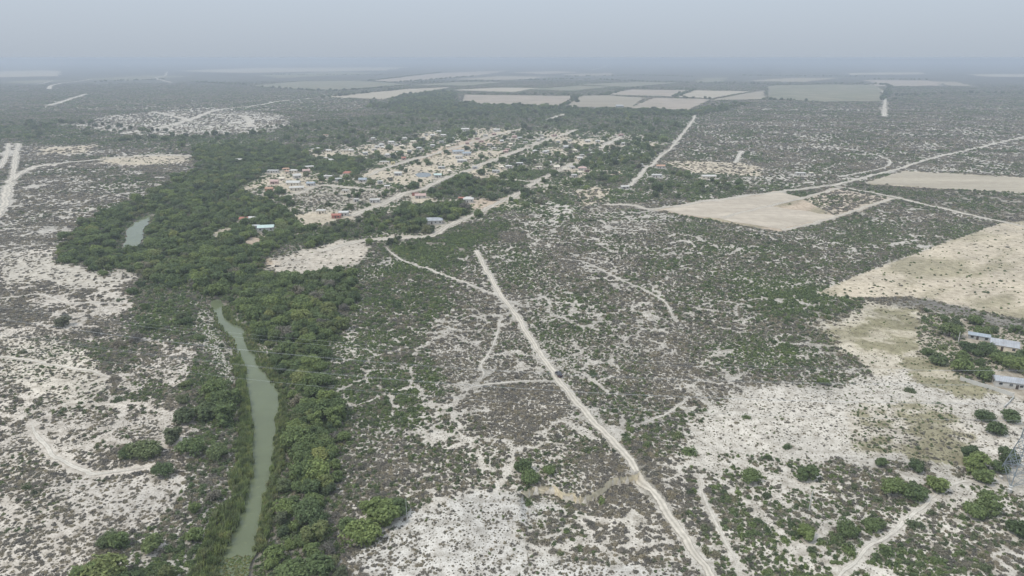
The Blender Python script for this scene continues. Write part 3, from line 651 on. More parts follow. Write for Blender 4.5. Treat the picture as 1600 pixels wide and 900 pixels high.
# ------------------------------------------------------------------ box / bar geometry
class MB:
    def __init__(s): s.v, s.f = [], []
    def box(s, c, d, M4=None):
        b = len(s.v)
        for sx in (-1, 1):
            for sy in (-1, 1):
                for sz in (-1, 1):
                    p = Vector((c[0] + sx * d[0] / 2, c[1] + sy * d[1] / 2, c[2] + sz * d[2] / 2))
                    s.v.append(tuple(M4 @ p if M4 else p))
        s.f += [tuple(b + i for i in q) for q in ((0, 1, 3, 2), (4, 6, 7, 5), (0, 4, 5, 1), (2, 3, 7, 6), (0, 2, 6, 4), (1, 5, 7, 3))]
        return s
    def prism(s, a, b, ra, rb=None, n=6):
        a, b = Vector(a), Vector(b); rb = ra if rb is None else rb
        d = (b - a).normalized(); u = d.cross(Vector((0, 0, 1)) if abs(d.z) < 0.95 else Vector((1, 0, 0))).normalized(); w = d.cross(u)
        k = len(s.v)
        for c, r in ((a, ra), (b, rb)):
            for i in range(n):
                t = 2 * math.pi * (i + 0.5) / n; s.v.append(tuple(c + (u * math.cos(t) + w * math.sin(t)) * r))
        for i in range(n): s.f.append((k + i, k + (i + 1) % n, k + n + (i + 1) % n, k + n + i))
        s.f += [tuple(k + i for i in range(n))[::-1], tuple(k + n + i for i in range(n))]
        return s
    def hull(s, A, B):
        """two rings of equal length joined and capped"""
        k = len(s.v); n = len(A); s.v += [tuple(p) for p in A] + [tuple(p) for p in B]
        for i in range(n): s.f.append((k + i, k + (i + 1) % n, k + n + (i + 1) % n, k + n + i))
        s.f += [tuple(k + i for i in range(n))[::-1], tuple(k + n + i for i in range(n))]
        return s
    def build(s, name, m, parent=None, smooth=False): return mesh_obj(name, s.v, s.f, m, parent, smooth)

# ------------------------------------------------------------------ houses
UNIT = {}
def unit_box(kind, m):
    if (kind, m) not in UNIT:
        b = MB().box((0, 0, 0), (1, 1, 1)); me = bpy.data.meshes.new(kind); me.from_pydata(b.v, [], b.f); me.update(); me.materials.append(M[m]); UNIT[(kind, m)] = me
    return UNIT[(kind, m)]
def piece(kind, m, loc, dim, parent):
    o = bpy.data.objects.new(kind, unit_box(kind, m)); COL.objects.link(o); o.parent = parent; o.location = loc; o.scale = dim; return o
HOUSE_SPOTS = []
def house(px, py, w, d, h, rz, kind, roof, wall, label, group=None, name='house', openings=True):
    X, Y = at(px, py + 0.5 * h * F * (ST + (py - CY) / F * CT) / HC * 0.9)
    z = tz(X, Y)
    if 450 < Y < 2000: w, d, h = w * 0.86, d * 0.86, h * 0.92
    t = empty(name, (X, Y, z), math.radians(rz)); setp(t, label, 'house' if name == 'house' else name.replace('_', ' '), group)
    HOUSE_SPOTS.append((X, Y, 0.5 * math.hypot(w, d) + 0.8))
    b = MB().box((0, 0, h / 2 - 0.15), (w, d, h + 0.3)); b.build('wall', M[wall], t)
    r = MB(); e = 0.35
    if kind == 'flat':
        r.box((0, 0, h + 0.10), (w + 0.3, d + 0.3, 0.2))
    elif kind == 'shed':
        r.hull([(-w / 2 - e, -d / 2 - e, h - 0.12), (w / 2 + e, -d / 2 - e, h - 0.12), (w / 2 + e, d / 2 + e, h + 0.12 * d), (-w / 2 - e, d / 2 + e, h + 0.12 * d)],
               [(-w / 2 - e, -d / 2 - e, h + 0.03), (w / 2 + e, -d / 2 - e, h + 0.03), (w / 2 + e, d / 2 + e, h + 0.12 * d + 0.15), (-w / 2 - e, d / 2 + e, h + 0.12 * d + 0.15)])
        mb = MB().hull([(-w / 2, -d / 2, h), (w / 2, -d / 2, h), (w / 2, d / 2, h)], [(-w / 2, -d / 2, h), (w / 2, d / 2, h), (-w / 2, d / 2, h)]) if False else None
    elif kind in ('gable', 'hip'):
        k = d * 0.24; q = (w * 0.5 + e) if kind == 'gable' else max(0.2, w * 0.5 - d * 0.35)
        W2, D2 = w / 2 + e, d / 2 + e
        r.v = [(-W2, -D2, h - 0.08), (W2, -D2, h - 0.08), (W2, D2, h - 0.08), (-W2, D2, h - 0.08), (-q, 0, h + k), (q, 0, h + k)]
        r.f = [(0, 1, 5, 4), (2, 3, 4, 5), (1, 2, 5), (3, 0, 4), (3, 2, 1, 0)]
    r.build('roof', M[roof], t)
    if openings:
        nw = max(1, int(w / 4))
        piece('door', 'dark', (-w * 0.08, -d / 2 - 0.02, 1.0), (0.95, 0.08, 2.0), t)
        for k in range(nw + 1):
            xx = -w / 2 + w * (k + 0.5) / (nw + 1)
            if abs(xx + w * 0.08) < 1.2: continue
            piece('window', 'glass', (xx, -d / 2 - 0.02, h * 0.55), (1.1, 0.07, 0.95), t)
        piece('window', 'glass', (w / 2 + 0.02, 0, h * 0.55), (0.07, 1.1, 0.95), t)
        piece('window', 'glass', (-w / 2 - 0.02, 0, h * 0.55), (0.07, 1.1, 0.95), t)
    return t
# notable buildings, each with its own label
house(1567, 541, 10.0, 7.0, 2.6, -30, 'gable', 'metal', 'cream', 'grey metal-roofed house among trees near the right edge', name='house')
house(1592, 600, 17, 5.0, 2.6, -20, 'gable', 'metal', 'white', 'long white low building with grey roof behind the concrete wall at the right edge', name='house')
house(1529, 527, 8, 2.6, 2.0, -30, 'shed', 'blue', 'grey', 'narrow lean-to with pale bluish roof beside the grey metal-roofed house', name='shed')
house(677, 346, 16, 8, 3.2, 6, 'hip', 'metal', 'white', 'house with wide grey metal hip roof beside the village street')
house(416, 357, 13, 7, 3.0, 12, 'gable', 'green', 'white', 'house with pale green metal roof in the riverside clearing')
house(395, 343, 9, 7, 3.6, 0, 'flat', 'white', 'white', 'bright white flat-roofed house above the riverside clearing')
house(382, 344, 7, 6, 3.0, 0, 'gable', 'red', 'cream', 'small house with red roof beside the bright white house by the river')
house(400, 355, 6, 5, 2.8, 10, 'flat', 'grey', 'grey', 'small grey shed left of the green metal roof', name='shed')
house(502, 331, 8, 6, 3.0, 5, 'flat', 'white', 'cream', 'white flat-roofed house at the left of the bare yard')
house(526, 338, 8, 5, 2.8, 4, 'gable', 'red', 'red', 'red-walled house in the bare yard below the ruined plots')
house(537, 334, 9, 8, 3.2, 8, 'flat', 'concrete', 'white', 'grey flat-roofed house beside the red-walled house')
house(586, 314, 10, 6, 3.2, 6, 'flat', 'white', 'white', 'white house on the main street above the green thicket')
house(557, 313, 5, 4, 2.6, 0, 'flat', 'white', 'white', 'tiny white hut among the ruined plots')
house(540, 299, 7, 4, 2.6, 0, 'flat', 'white', 'cream', 'small white hut below the western village street')
house(732, 313, 10, 8, 3.6, 0, 'hip', 'white', 'white', 'white house with pointed roof at the right end of the green thicket')
house(721, 311, 6, 5, 2.8, 0, 'flat', 'red', 'red', 'small red house left of the white pointed-roof house')
house(657, 307, 11, 7, 3.0, 10, 'gable', 'pink', 'white', 'pink-roofed house in the tan yard beside the main street')
house(649, 303, 7, 5, 3.0, 10, 'flat', 'brown', 'red', 'dark red house behind the pink-roofed house')
house(544, 272, 12, 8, 3.2, 3, 'hip', 'red', 'cream', 'house with big red hip roof at the edge of the village grove')
house(567, 282, 9, 7, 3.0, 3, 'gable', 'blue', 'white', 'house with bluish grey roof above the western street')
house(511, 277, 12, 7, 3.2, 2, 'flat', 'white', 'white', 'long white flat-roofed house left of the red hip roof')
house(464, 295, 15, 6, 3.2, 16, 'gable', 'white', 'cream', 'long white gabled shed at the western end of the village', name='shed')
house(459, 287, 15, 8, 3.2, 0, 'gable', 'concrete', 'cream', 'large grey gabled house behind the long white shed')
house(429, 285, 9, 7, 3.2, 10, 'gable', 'pink', 'pink', 'house with pale red roof at the western edge of the village')
house(421, 296, 8, 5, 2.8, 10, 'gable', 'orange', 'orange', 'house with orange roof at the western edge of the village')
house(427, 268, 14, 6, 3.0, 0, 'flat', 'concrete', 'white', 'long pale flat-roofed house standing farthest west above the river wood')
house(486, 288, 9, 6, 3.0, 0, 'gable', 'blue', 'white', 'white house with blue-grey roof right of the large grey gabled house')
house(481, 262, 15, 4, 3.0, 24, 'shed', 'white', 'cream', 'long white slanting roof behind the western houses')
house(479, 268, 9, 6, 3.0, 10, 'gable', 'pink', 'pink', 'reddish house below the long white slanting roof')
house(464, 276, 9, 8, 3.4, 30, 'gable', 'white', 'white', 'white house with steep pointed gable in the western cluster')
house(684, 275, 9, 6, 3.2, 8, 'gable', 'green', 'white', 'white house with pale green roof right of the pond')
house(601, 254, 13, 6, 3.0, 0, 'flat', 'white', 'cream', 'white flat-roofed house on the left of the upper village street')
house(614, 255, 5, 4, 3.0, 0, 'flat', 'yellow', 'yellow', 'small yellow house on the left of the upper village street')
house(606, 243, 8, 7, 3.2, 0, 'hip', 'white', 'white', 'white house with pointed roof in the grove left of the upper street')
house(631, 248, 6, 5, 3.0, 0, 'gable', 'red', 'pink', 'small red house beside the upper village street')
house(716, 238, 17, 8, 3.5, 18, 'gable', 'blue', 'white', 'long school building with bluish roof, left one of the school', name='school_building')
house(729, 241, 12, 8, 3.5, 18, 'gable', 'blue', 'white', 'shorter school building with bluish roof, right one of the school', name='school_building')
house(717, 246, 10, 8, 3.5, 0, 'flat', 'white', 'white', 'white flat-roofed block in front of the bluish school roofs', name='school_building')
house(722, 252, 13, 5, 3.0, 0, 'gable', 'white', 'grey', 'white-roofed open shed below the school', name='shed')
house(727, 203, 16, 7, 4.0, 0, 'gable', 'white', 'white', 'long white hall standing alone beyond the village', name='hall')
house(776, 204, 12, 7, 4.0, 0, 'gable', 'white', 'white', 'white hall beside the far end of the upper street', name='hall')
house(1107, 277, 17, 6, 3.2, 0, 'gable', 'white', 'cream', 'long white shed alone in the scrub right of the village', name='shed')
house(1250, 272, 12, 6, 3.2, 0, 'flat', 'white', 'white', 'white house alone near the bend of the right-hand track')
house(1267, 272, 5, 5, 3.0, 0, 'flat', 'cream', 'white', 'tiny hut right of the lone white house by the right-hand track')
house(1032, 261, 11, 6, 3.2, 0, 'gable', 'orange', 'white', 'white and orange house at the corner of the tan field')
house(1026, 275, 12, 7, 3.2, 0, 'flat', 'white', 'white', 'white house among scrub below the tan field')
house(910, 264, 11, 7, 3.2, 0, 'hip', 'pink', 'white', 'house with pink roof at the eastern end of the near street')
house(917, 267, 6, 5, 2.8, 0, 'flat', 'brown', 'brown', 'dark brown shed beside the pink-roofed house at the eastern end', name='shed')
house(968, 167, 22, 12, 6.0, 0, 'gable', 'grey', 'grey', 'dark farm building between the far pink fields', name='barn')
house(199, 103, 60, 30, 14, 0, 'flat', 'white', 'white', 'tiny white building on the left horizon', name='hall')
# the many small houses that nothing tells apart
ROWS = [
 ('white', 'white', 'small white flat-roofed house among trees in the far part of the village', 'small white houses in the far village',
  [(585, 234), (589, 230), (619, 227), (612, 223), (583, 217), (632, 217), (666, 211), (662, 216), (676, 212), (686, 206), (693, 212), (596, 227), (759, 212), (821, 223), (847, 217), (846, 212), (841, 220)]),
 ('white', 'cream', 'small pale flat-roofed house in the western village', 'small pale houses in the western village',
  [(491, 234), (497, 233), (514, 236), (509, 248), (516, 251), (531, 241), (540, 236), (549, 236), (459, 268), (501, 278), (598, 231), (605, 292)]),
 ('white', 'white', 'small white house in the eastern village', 'small white houses in the eastern village',
  [(851, 238), (836, 237), (854, 237), (893, 243), (906, 248), (926, 240), (909, 243), (918, 221), (890, 220), (974, 225), (1009, 227), (1000, 258), (894, 262), (865, 272), (897, 275), (976, 293), (795, 261), (772, 232)]),
 ('pink', 'pink', 'small pink house in the far village centre', 'small pink houses of the village centre',
  [(732, 218), (746, 217), (790, 237), (804, 214), (866, 212), (970, 211), (752, 221), (730, 224), (772, 210), (793, 234)]),
 ('concrete', 'grey', 'small grey house or shed in a village yard', 'small grey village houses',
  [(571, 240), (623, 239), (640, 236), (655, 232), (676, 228), (690, 222), (706, 216), (742, 208), (765, 226), (784, 221), (812, 216), (829, 213), (872, 222), (884, 230), (902, 231), (934, 221), (948, 240), (960, 232), (858, 255), (880, 249), (812, 256), (775, 268), (742, 262), (690, 262), (622, 272), (594, 285), (529, 281)]),
 ('cream', 'cream', 'small cream house in a village yard', 'small cream village houses',
  [(566, 232), (577, 228), (604, 232), (628, 229), (646, 222), (700, 229), (716, 221), (738, 228), (798, 226), (827, 228), (860, 232), (876, 240), (898, 236), (915, 232), (941, 222), (955, 216), (990, 222), (870, 262), (885, 266), (905, 271), (842, 262), (784, 262), (702, 268), (441, 280)]),
 ('white', 'white', 'lone white roof showing above the river wood', 'white roofs in the river wood', [(374, 251), (322, 248)]),
 ('orange', 'cream', 'small house with brown roof in the western village', 'brown-roofed western houses', [(449, 269), (447, 265), (509, 212)]),
]
for roof, wall, lb, gp, spots in ROWS:
    for (px, py) in spots:
        w = random.uniform(5.5, 9.5); house(px, py, w, random.uniform(4.2, 6.5), random.uniform(2.5, 3.2), random.uniform(-10, 20), random.choice(['flat', 'flat', 'gable', 'hip']), roof, wall, lb, gp)

# ------------------------------------------------------------------ wall, posts, blocks
def low_wall(pts, h, th, label, name='concrete_wall'):
    Ps = [at(*p) for p in pts]
    t = empty(name, (Ps[0][0], Ps[0][1], tz(*Ps[0]))); setp(t, label, 'wall')
    o = Vector((Ps[0][0], Ps[0][1], tz(*Ps[0])))
    for a, b in zip(Ps[:-1], Ps[1:]):
        L = math.hypot(b[0] - a[0], b[1] - a[1]); n = max(1, int(L / 2.6)); ang = math.atan2(b[1] - a[1], b[0] - a[0])
        for k in range(n):
            f = (k + 0.5) / n; x, y = a[0] + (b[0] - a[0]) * f, a[1] + (b[1] - a[1]) * f; zz = tz(x, y)
            p = piece('panel', 'concrete', (x - o.x, y - o.y, zz + h / 2 - 0.1 - o.z), (L / n - 0.03, th, h + 0.2), t); p.rotation_euler = (0, 0, ang)
        for k in range(n + 1):
            f = k / n; x, y = a[0] + (b[0] - a[0]) * f, a[1] + (b[1] - a[1]) * f; zz = tz(x, y)
            p = piece('post', 'concrete', (x - o.x, y - o.y, zz + h / 2 - o.z), (0.26, 0.26, h + 0.35), t); p.rotation_euler = (0, 0, ang)
low_wall([(1500, 594), (1540, 606), (1583, 620)], 1.5, 0.2, 'low grey concrete wall in front of the long white building')
low_wall([(1583, 623), (1575, 632), (1568, 638)], 0.9, 0.18, 'short whitish wall by the gateway below the long white building')
def pole(px, py, h, r, lean, label, arm=True, name='utility_pole', m='concrete'):
    X, Y = at(px, py); t = empty(name, (X, Y, tz(X, Y))); t.rotation_euler = (0, math.radians(lean), 0); setp(t, label, 'pole')
    MB().prism((0, 0, -0.4), (0, 0, h), r, r * 0.7, 8).build('shaft', M[m], t)
    if arm:
        MB().box((0, 0, h - 0.35), (1.7, 0.12, 0.12)).build('crossarm', M['brown'], t)
        for k in (-0.7, 0, 0.7): MB().prism((k, 0, h - 0.29), (k, 0, h - 0.1), 0.06, 0.04, 6).build('insulator', M['ceramic'], t)
    else: MB().prism((0, 0, h), (0, 0, h + 0.08), r * 0.8, r * 0.3, 8).build('cap', M[m], t)
pole(1264, 797, 6.2, 0.17, 2, 'bare pale concrete pole standing in the right foreground scrub', False)
pole(636, 815, 7.8, 0.09, 0, 'thin grey pole at the right of the big green tree clump', False, m='grey')
pole(1497, 535, 5.0, 0.2, 0, 'whitish concrete post among the trees by the metal-roofed house', False)
for (px, py), lb in (((620, 322), 'thin street pole beside the main street nearest the thicket'), ((677, 287), 'thin street pole beside the main street near the pond'), ((757, 253), 'thin street pole beside the main street below the school')):
    pole(px, py, 8.5, 0.14, 0, lb)
def block(px, py, s, label):
    X, Y = at(px, py); t = empty('concrete_block', (X, Y, tz(X, Y)), 0.4); setp(t, label, 'block')
    MB().box((0, 0, s[2] / 2 - 0.1), (s[0], s[1], s[2] + 0.2)).build('shaft', M['white'], t)
    MB().box((0, 0, s[2] + 0.05), (s[0] + 0.12, s[1] + 0.12, 0.1)).build('cap', M['white'], t)
block(1577, 769, (0.8, 0.8, 1.25), 'white concrete block in front of the pylon')
block(1563, 747, (0.75, 0.75, 0.8), 'white concrete block at the left foot of the pylon')

# ------------------------------------------------------------------ pylons and power lines
def pylon_half(z): 
    return 4.0 + (1.55 - 4.0) * min(z, 14) / 14 if z < 14 else 1.55 + (0.75 - 1.55) * min(1, (z - 14) / 22)
def make_pylon(X, Y, rz, label):
    z0 = tz(X, Y); t = empty('pylon', (X, Y, z0), rz); setp(t, label, 'pylon')
    lv = [0, 3.6, 6.8, 9.6, 12.0, 14.0, 17, 20, 23, 26.5, 30, 33, 36]
    for sx, sy in ((1, 1), (1, -1), (-1, 1), (-1, -1)):
        b = MB()
        for a, c in zip((0, 14), (14, 36)):
            b.prism((sx * pylon_half(a), sy * pylon_half(a), a - (0.5 if a == 0 else 0)), (sx * pylon_half(c), sy * pylon_half(c), c), 0.16, 0.12, 4)
        b.build('leg', M['steel'], t)
        MB().box((sx * 4.0, sy * 4.0, 0.0), (0.9, 0.9, 0.7)).build('footing', M['concrete'], t)
    cor = lambda z: [(pylon_half(z) * a, pylon_half(z) * b, z) for a, b in ((-1, -1), (1, -1), (1, 1), (-1, 1))]
    for a, c in zip(lv[:-1], lv[1:]):
        A, C = cor(a), cor(c)
        for k in range(4):
            MB().prism(A[k], C[(k + 1) % 4], 0.075, None, 4).build('brace', M['steel'], t)
            MB().prism(A[(k + 1) % 4], C[k], 0.075, None, 4).build('brace', M['steel'], t)
            if c in (3.6, 6.8, 9.6, 14, 23, 30, 36): MB().prism(C[k], C[(k + 1) % 4], 0.075, None, 4).build('strut', M['steel'], t)
            if c == 3.6 or c == 6.8:
                m0 = Vector(C[k]).lerp(Vector(C[(k + 1) % 4]), 0.5)
                MB().prism(m0, A[k], 0.06, None, 4).build('brace', M['steel'], t); MB().prism(m0, A[(k + 1) % 4], 0.06, None, 4).build('brace', M['steel'], t)
    ends = []
    for z, L in ((24.5, 5.2), (30, 6.0), (35.5, 4.8)):
        for s in (-1, 1):
            h = pylon_half(z); b = MB(); tip = Vector((0, s * L, z + 0.2))
            for sx in (-1, 1):
                b.prism((sx * h, s * h, z), tip, 0.07, None, 4); b.prism((sx * h, s * h, z + 1.3), tip, 0.06, None, 4)
                for f in (0.3, 0.6):
                    lo = Vector((sx * h, s * h, z)).lerp(tip, f); hi = Vector((sx * h, s * h, z + 1.3)).lerp(tip, f); b.prism(lo, hi, 0.045, None, 4)
            b.build('crossarm', M['steel'], t)
            MB().prism(tip, tip - Vector((0, 0, 1.5)), 0.10, 0.10, 6).build('insulator', M['ceramic'], t)
            ends.append(tip - Vector((0, 0, 1.5)))
    mw = Matrix.Translation((X, Y, z0)) @ Matrix.Rotation(rz, 4, 'Z')
    return [mw @ e for e in ends] + [mw @ Vector((0, 0, 36.0))]
PA = at(1592, 751); PB = (-262.0, 258.0)
prz = math.atan2(PB[1] - PA[1], PB[0] - PA[0]) + math.pi
EA = make_pylon(PA[0], PA[1], prz, 'grey steel lattice pylon cut by the right edge of the picture')
EB = make_pylon(PB[0], PB[1], prz, 'grey steel lattice pylon carrying the power lines beyond the left edge')
WL = ['lower arm on the near side', 'lower arm on the far side', 'middle arm on the near side', 'middle arm on the far side', 'top arm on the near side', 'top arm on the far side', 'very peak']
for k, (a, b) in enumerate(zip(EA, EB)):
    sag = 10.5 if k < 6 else 8.5; n = 60; V, Fc = [], []; r = 0.019 if k < 6 else 0.014
    for i in range(n + 1):
        f = i / n; p = a.lerp(b, f); p.z -= sag * 4 * f * (1 - f)
        for q in range(4):
            th = math.pi / 4 + q * math.pi / 2; V.append((p.x, p.y + r * math.cos(th), p.z + r * math.sin(th)))
    for i in range(n):
        for q in range(4): Fc.append((i * 4 + q, i * 4 + (q + 1) % 4, i * 4 + 4 + (q + 1) % 4, i * 4 + 4 + q))
    o = mesh_obj('power_line', V, Fc, M['wire']); setp(o, f'long sagging power line strung from the {WL[k]} of the pylon', 'wire', 'power lines over the river')

# ------------------------------------------------------------------ cars
def make_car(px, py, hx, hy, label, paint='carpaint'):
    X, Y = at(px, py); A, B = at(hx, hy), (X, Y)
    rz = math.atan2(A[1] - Y, A[0] - X)
    t = empty('parked_car', (X, Y, tz(X, Y) + 0.08), rz); setp(t, label, 'car')
    def ring(x, w, z0, z1, b=0.12): return [(x, -w, z0 + b), (x, -w + b, z0), (x, w - b, z0), (x, w, z0 + b), (x, w, z1 - b), (x, w - b, z1), (x, -w + b, z1), (x, -w, z1 - b)]
    b = MB(); prof = [(-2.35, 0.80, 0.50, 0.88), (-2.2, 0.90, 0.38, 1.02), (-1.0, 0.95, 0.34, 1.06), (0.9, 0.95, 0.34, 1.04), (2.0, 0.90, 0.36, 0.95), (2.38, 0.78, 0.46, 0.80)]
    for p, q in zip(prof[:-1], prof[1:]): b.hull(ring(*p), ring(*q))
    b.build('body', M[paint], t)
    c = MB().hull([(-2.15, -0.82, 1.03), (1.15, -0.82, 1.03), (1.15, 0.82, 1.03), (-2.15, 0.82, 1.03)], [(-1.85, -0.66, 1.66), (0.25, -0.66, 1.70), (0.25, 0.66, 1.70), (-1.85, 0.66, 1.66)])
    c.build('cabin', M[paint], t)
    roof = MB().box((-0.8, 0, 1.715), (1.95, 1.2, 0.05)).build('roof', M[paint], t)
    for s in (-1, 1): MB().box((-0.8, s * 0.5, 1.76), (1.7, 0.04, 0.05)).build('roof_rail', M['chrome'], roof)
    MB().hull([(1.13, -0.72, 1.08), (1.13, 0.72, 1.08), (0.32, 0.58, 1.65), (0.32, -0.58, 1.65)], [(1.17, -0.72, 1.10), (1.17, 0.72, 1.10), (0.36, 0.58, 1.67), (0.36, -0.58, 1.67)]).build('windscreen', M['glass'], t)
    MB().hull([(-2.14, -0.70, 1.10), (-1.88, -0.56, 1.60), (-1.88, 0.56, 1.60), (-2.14, 0.70, 1.10)], [(-2.18, -0.70, 1.10), (-1.92, -0.56, 1.62), (-1.92, 0.56, 1.62), (-2.18, 0.70, 1.10)]).build('rear_window', M['glass'], t)
    for s in (-1, 1):
        for x0, x1 in ((-1.75, -0.75), (-0.68, 0.45)):
            MB().hull([(x0, s * 0.80, 1.10), (x1, s * 0.80, 1.10), (x1 - 0.1, s * 0.69, 1.58), (x0 + 0.05, s * 0.69, 1.58)], [(x0, s * 0.83, 1.10), (x1, s * 0.83, 1.10), (x1 - 0.1, s * 0.72, 1.58), (x0 + 0.05, s * 0.72, 1.58)]).build('side_window', M['glass'], t)
        MB().box((0.75, s * 1.03, 1.08), (0.16, 0.2, 0.14)).build('mirror', M[paint], t)
        MB().box((2.30, s * 0.58, 0.74), (0.14, 0.34, 0.15)).build('headlight', M['lamp'], t)
        MB().box((-2.33, s * 0.64, 0.82), (0.08, 0.24, 0.18)).build('tail_light', M['redlamp'], t)
        for x in (-1.42, 1.48):
            wv = MB().prism((x, s * 0.72, 0.35), (x, s * 0.98, 0.35), 0.36, None, 14).build('wheel', M['rubber'], t)
            MB().prism((x, s * 0.975, 0.35), (x, s * 0.995, 0.35), 0.22, None, 10).build('rim', M['chrome'], wv)
make_car(873, 587, 846, 552, 'dark car standing on the straight pale dirt road')
make_car(811, 239, 840, 226, 'tiny dark car on the main street at the far side of the village')

# ------------------------------------------------------------------ plant prototypes (not linked; copied or instanced)
def leafy(pts, nrm, size, rng, elong=1.0, up=0.0):
    """one quad per point, loosely facing its normal"""
    n = len(pts)
    N = nrm + rng.normal(0, 0.55, (n, 3)); N[:, 2] += up; N /= np.linalg.norm(N, axis=1)[:, None]
    a = rng.normal(0, 1, (n, 3)); U = np.cross(N, a); U /= np.linalg.norm(U, axis=1)[:, None]; Wv = np.cross(N, U)
    s = (size * rng.uniform(0.6, 1.35, n))[:, None]
    V = np.stack([pts - U * s * elong - Wv * s * 0.35, pts + U * s * 0.2 - Wv * s * 0.9, pts + U * s * elong + Wv * s * 0.3, pts - U * s * 0.15 + Wv * s * 0.9], 1)
    return V.reshape(-1, 3)
def quads(V): return np.arange(len(V)).reshape(-1, 4)
def proto_mesh(name, V, Fq, m):
    me = bpy.data.meshes.new(name); me.from_pydata(V.tolist(), [], Fq.tolist() if hasattr(Fq, 'tolist') else Fq); me.update(); me.materials.append(m); return me
def shrub_mesh(seed, m, n=110, size=0.17, lobes=5, flat=0.8, elong=1.0):
    rng = np.random.default_rng(seed); P, N = [], []
    for k in range(lobes):
        a = rng.uniform(0, 6.28); r = rng.uniform(0.1, 0.58) if k else 0.0
        c = np.array([math.cos(a) * r, math.sin(a) * r, 0]); R0 = rng.uniform(0.38, 0.62); hh = rng.uniform(0.6, 1.15) * flat
        q = rng.normal(0, 1, (n // lobes, 3)); q[:, 2] = np.abs(q[:, 2]); q /= np.linalg.norm(q, axis=1)[:, None]
        rad = rng.uniform(0.62, 1.06, len(q))[:, None]
        P.append(c + q * rad * np.array([R0, R0, hh])); N.append(q)
    P = np.vstack(P); N = np.vstack(N); P[:, 2] = np.maximum(P[:, 2], 0.05)
    V = leafy(P, N, size, rng, elong, 0.35)
    return proto_mesh('shrub', V, quads(V), M[m])
TWIGS = [shrub_mesh(100 + k, 'twig', 120, 0.15, 5 + k % 3, 0.62, 1.25) for k in range(5)]
GREENS = [shrub_mesh(200 + k, 'leaf', 130, 0.16, 4 + k % 3, 0.85, 1.0) for k in range(5)]
def bush_detail(seed, m, flat): return shrub_mesh(seed, m, 420, 0.092, 8, flat, 1.1)
TWIGS_HI = [bush_detail(300 + k, 'twig', 0.62) for k in range(5)]
GREENS_HI = [bush_detail(400 + k, 'leaf', 0.85) for k in range(5)]
def tree_meshes(seed, m, n_leaf=2000, rad=3.6, height=6.2, size=0.30, sparse=False):
    rng = np.random.default_rng(seed); P, N = [], []; cen = []
    nl = rng.integers(12, 20)
    for k in range(nl):
        a = rng.uniform(0, 6.28) if k else 0; r = rad * rng.uniform(0.28, 0.66) if k else 0
        zc = height * (0.66 if k == 0 else rng.uniform(0.20, 0.60)); R0 = rad * rng.choice([rng.uniform(0.20, 0.32), rng.uniform(0.34, 0.52)])
        cen.append((math.cos(a) * r, math.sin(a) * r, zc, R0))
    tot = sum(c[3] ** 2 for c in cen)
    for c in cen:
        n = int(n_leaf * c[3] ** 2 / tot); q = rng.normal(0, 1, (n, 3)); q[:, 2] += 0.35; q /= np.linalg.norm(q, axis=1)[:, None]
        rr = (rng.uniform(0.74, 1.08, n) * (1 + 0.22 * np.sin(q[:, 0] * 5 + c[0]) * np.cos(q[:, 1] * 6 + c[1])))[:, None]
        P.append(np.array(c[:3]) + q * rr * c[3] * np.array([1, 1, 0.82])); N.append(q)
    P = np.vstack(P); N = np.vstack(N)
    V = leafy(P, N, size, rng, 1.0, 0.55); V[:, 2] = np.maximum(V[:, 2], 0.35)
    crown = proto_mesh('crown', V, quads(V), M[m])
    b = MB(); x = rng.normal(0, 0.15, 2); fork = Vector((x[0], x[1], height * 0.30))
    b.prism((0, 0, -0.5), fork, 0.24, 0.18, 7)
    for c in cen:
        mid = fork.lerp(Vector(c[:3]), 0.5) + Vector((0, 0, -0.25)); b.prism(fork, mid, 0.13, 0.09, 5); b.prism(mid, Vector(c[:3]) + Vector((0, 0, c[3] * 0.5)), 0.09, 0.03, 5)
    tm = bpy.data.meshes.new('trunk'); tm.from_pydata(b.v, [], b.f); tm.update(); tm.materials.append(M['bark'])
    return crown, tm
TREES = [tree_meshes(500 + k, 'leaf', 2200, r, h, z) for k, (r, h, z) in enumerate([(3.6, 6.0, 0.30), (4.2, 5.2, 0.28), (3.0, 7.2, 0.27), (3.8, 4.6, 0.24), (3.3, 6.4, 0.34), (4.4, 6.2, 0.27), (2.6, 5.6, 0.26), (3.9, 7.0, 0.31)])]
DRY = [tree_meshes(560 + k, 'twig', 900, 3.4, 5.2, 0.24) for k in range(2)]
def joined(crown, trunk, name):
    me = bpy.data.meshes.new(name); n = len(crown.vertices)
    V = [v.co[:] for v in crown.vertices] + [v.co[:] for v in trunk.vertices]
    Fc = [tuple(p.vertices) for p in crown.polygons] + [tuple(i + n for i in p.vertices) for p in trunk.polygons]
    me.from_pydata(V, [], Fc); me.update(); me.materials.append(crown.materials[0]); me.materials.append(M['bark'])
    k = len(crown.polygons); me.polygons.foreach_set('material_index', [0] * k + [1] * (len(me.polygons) - k)); return me
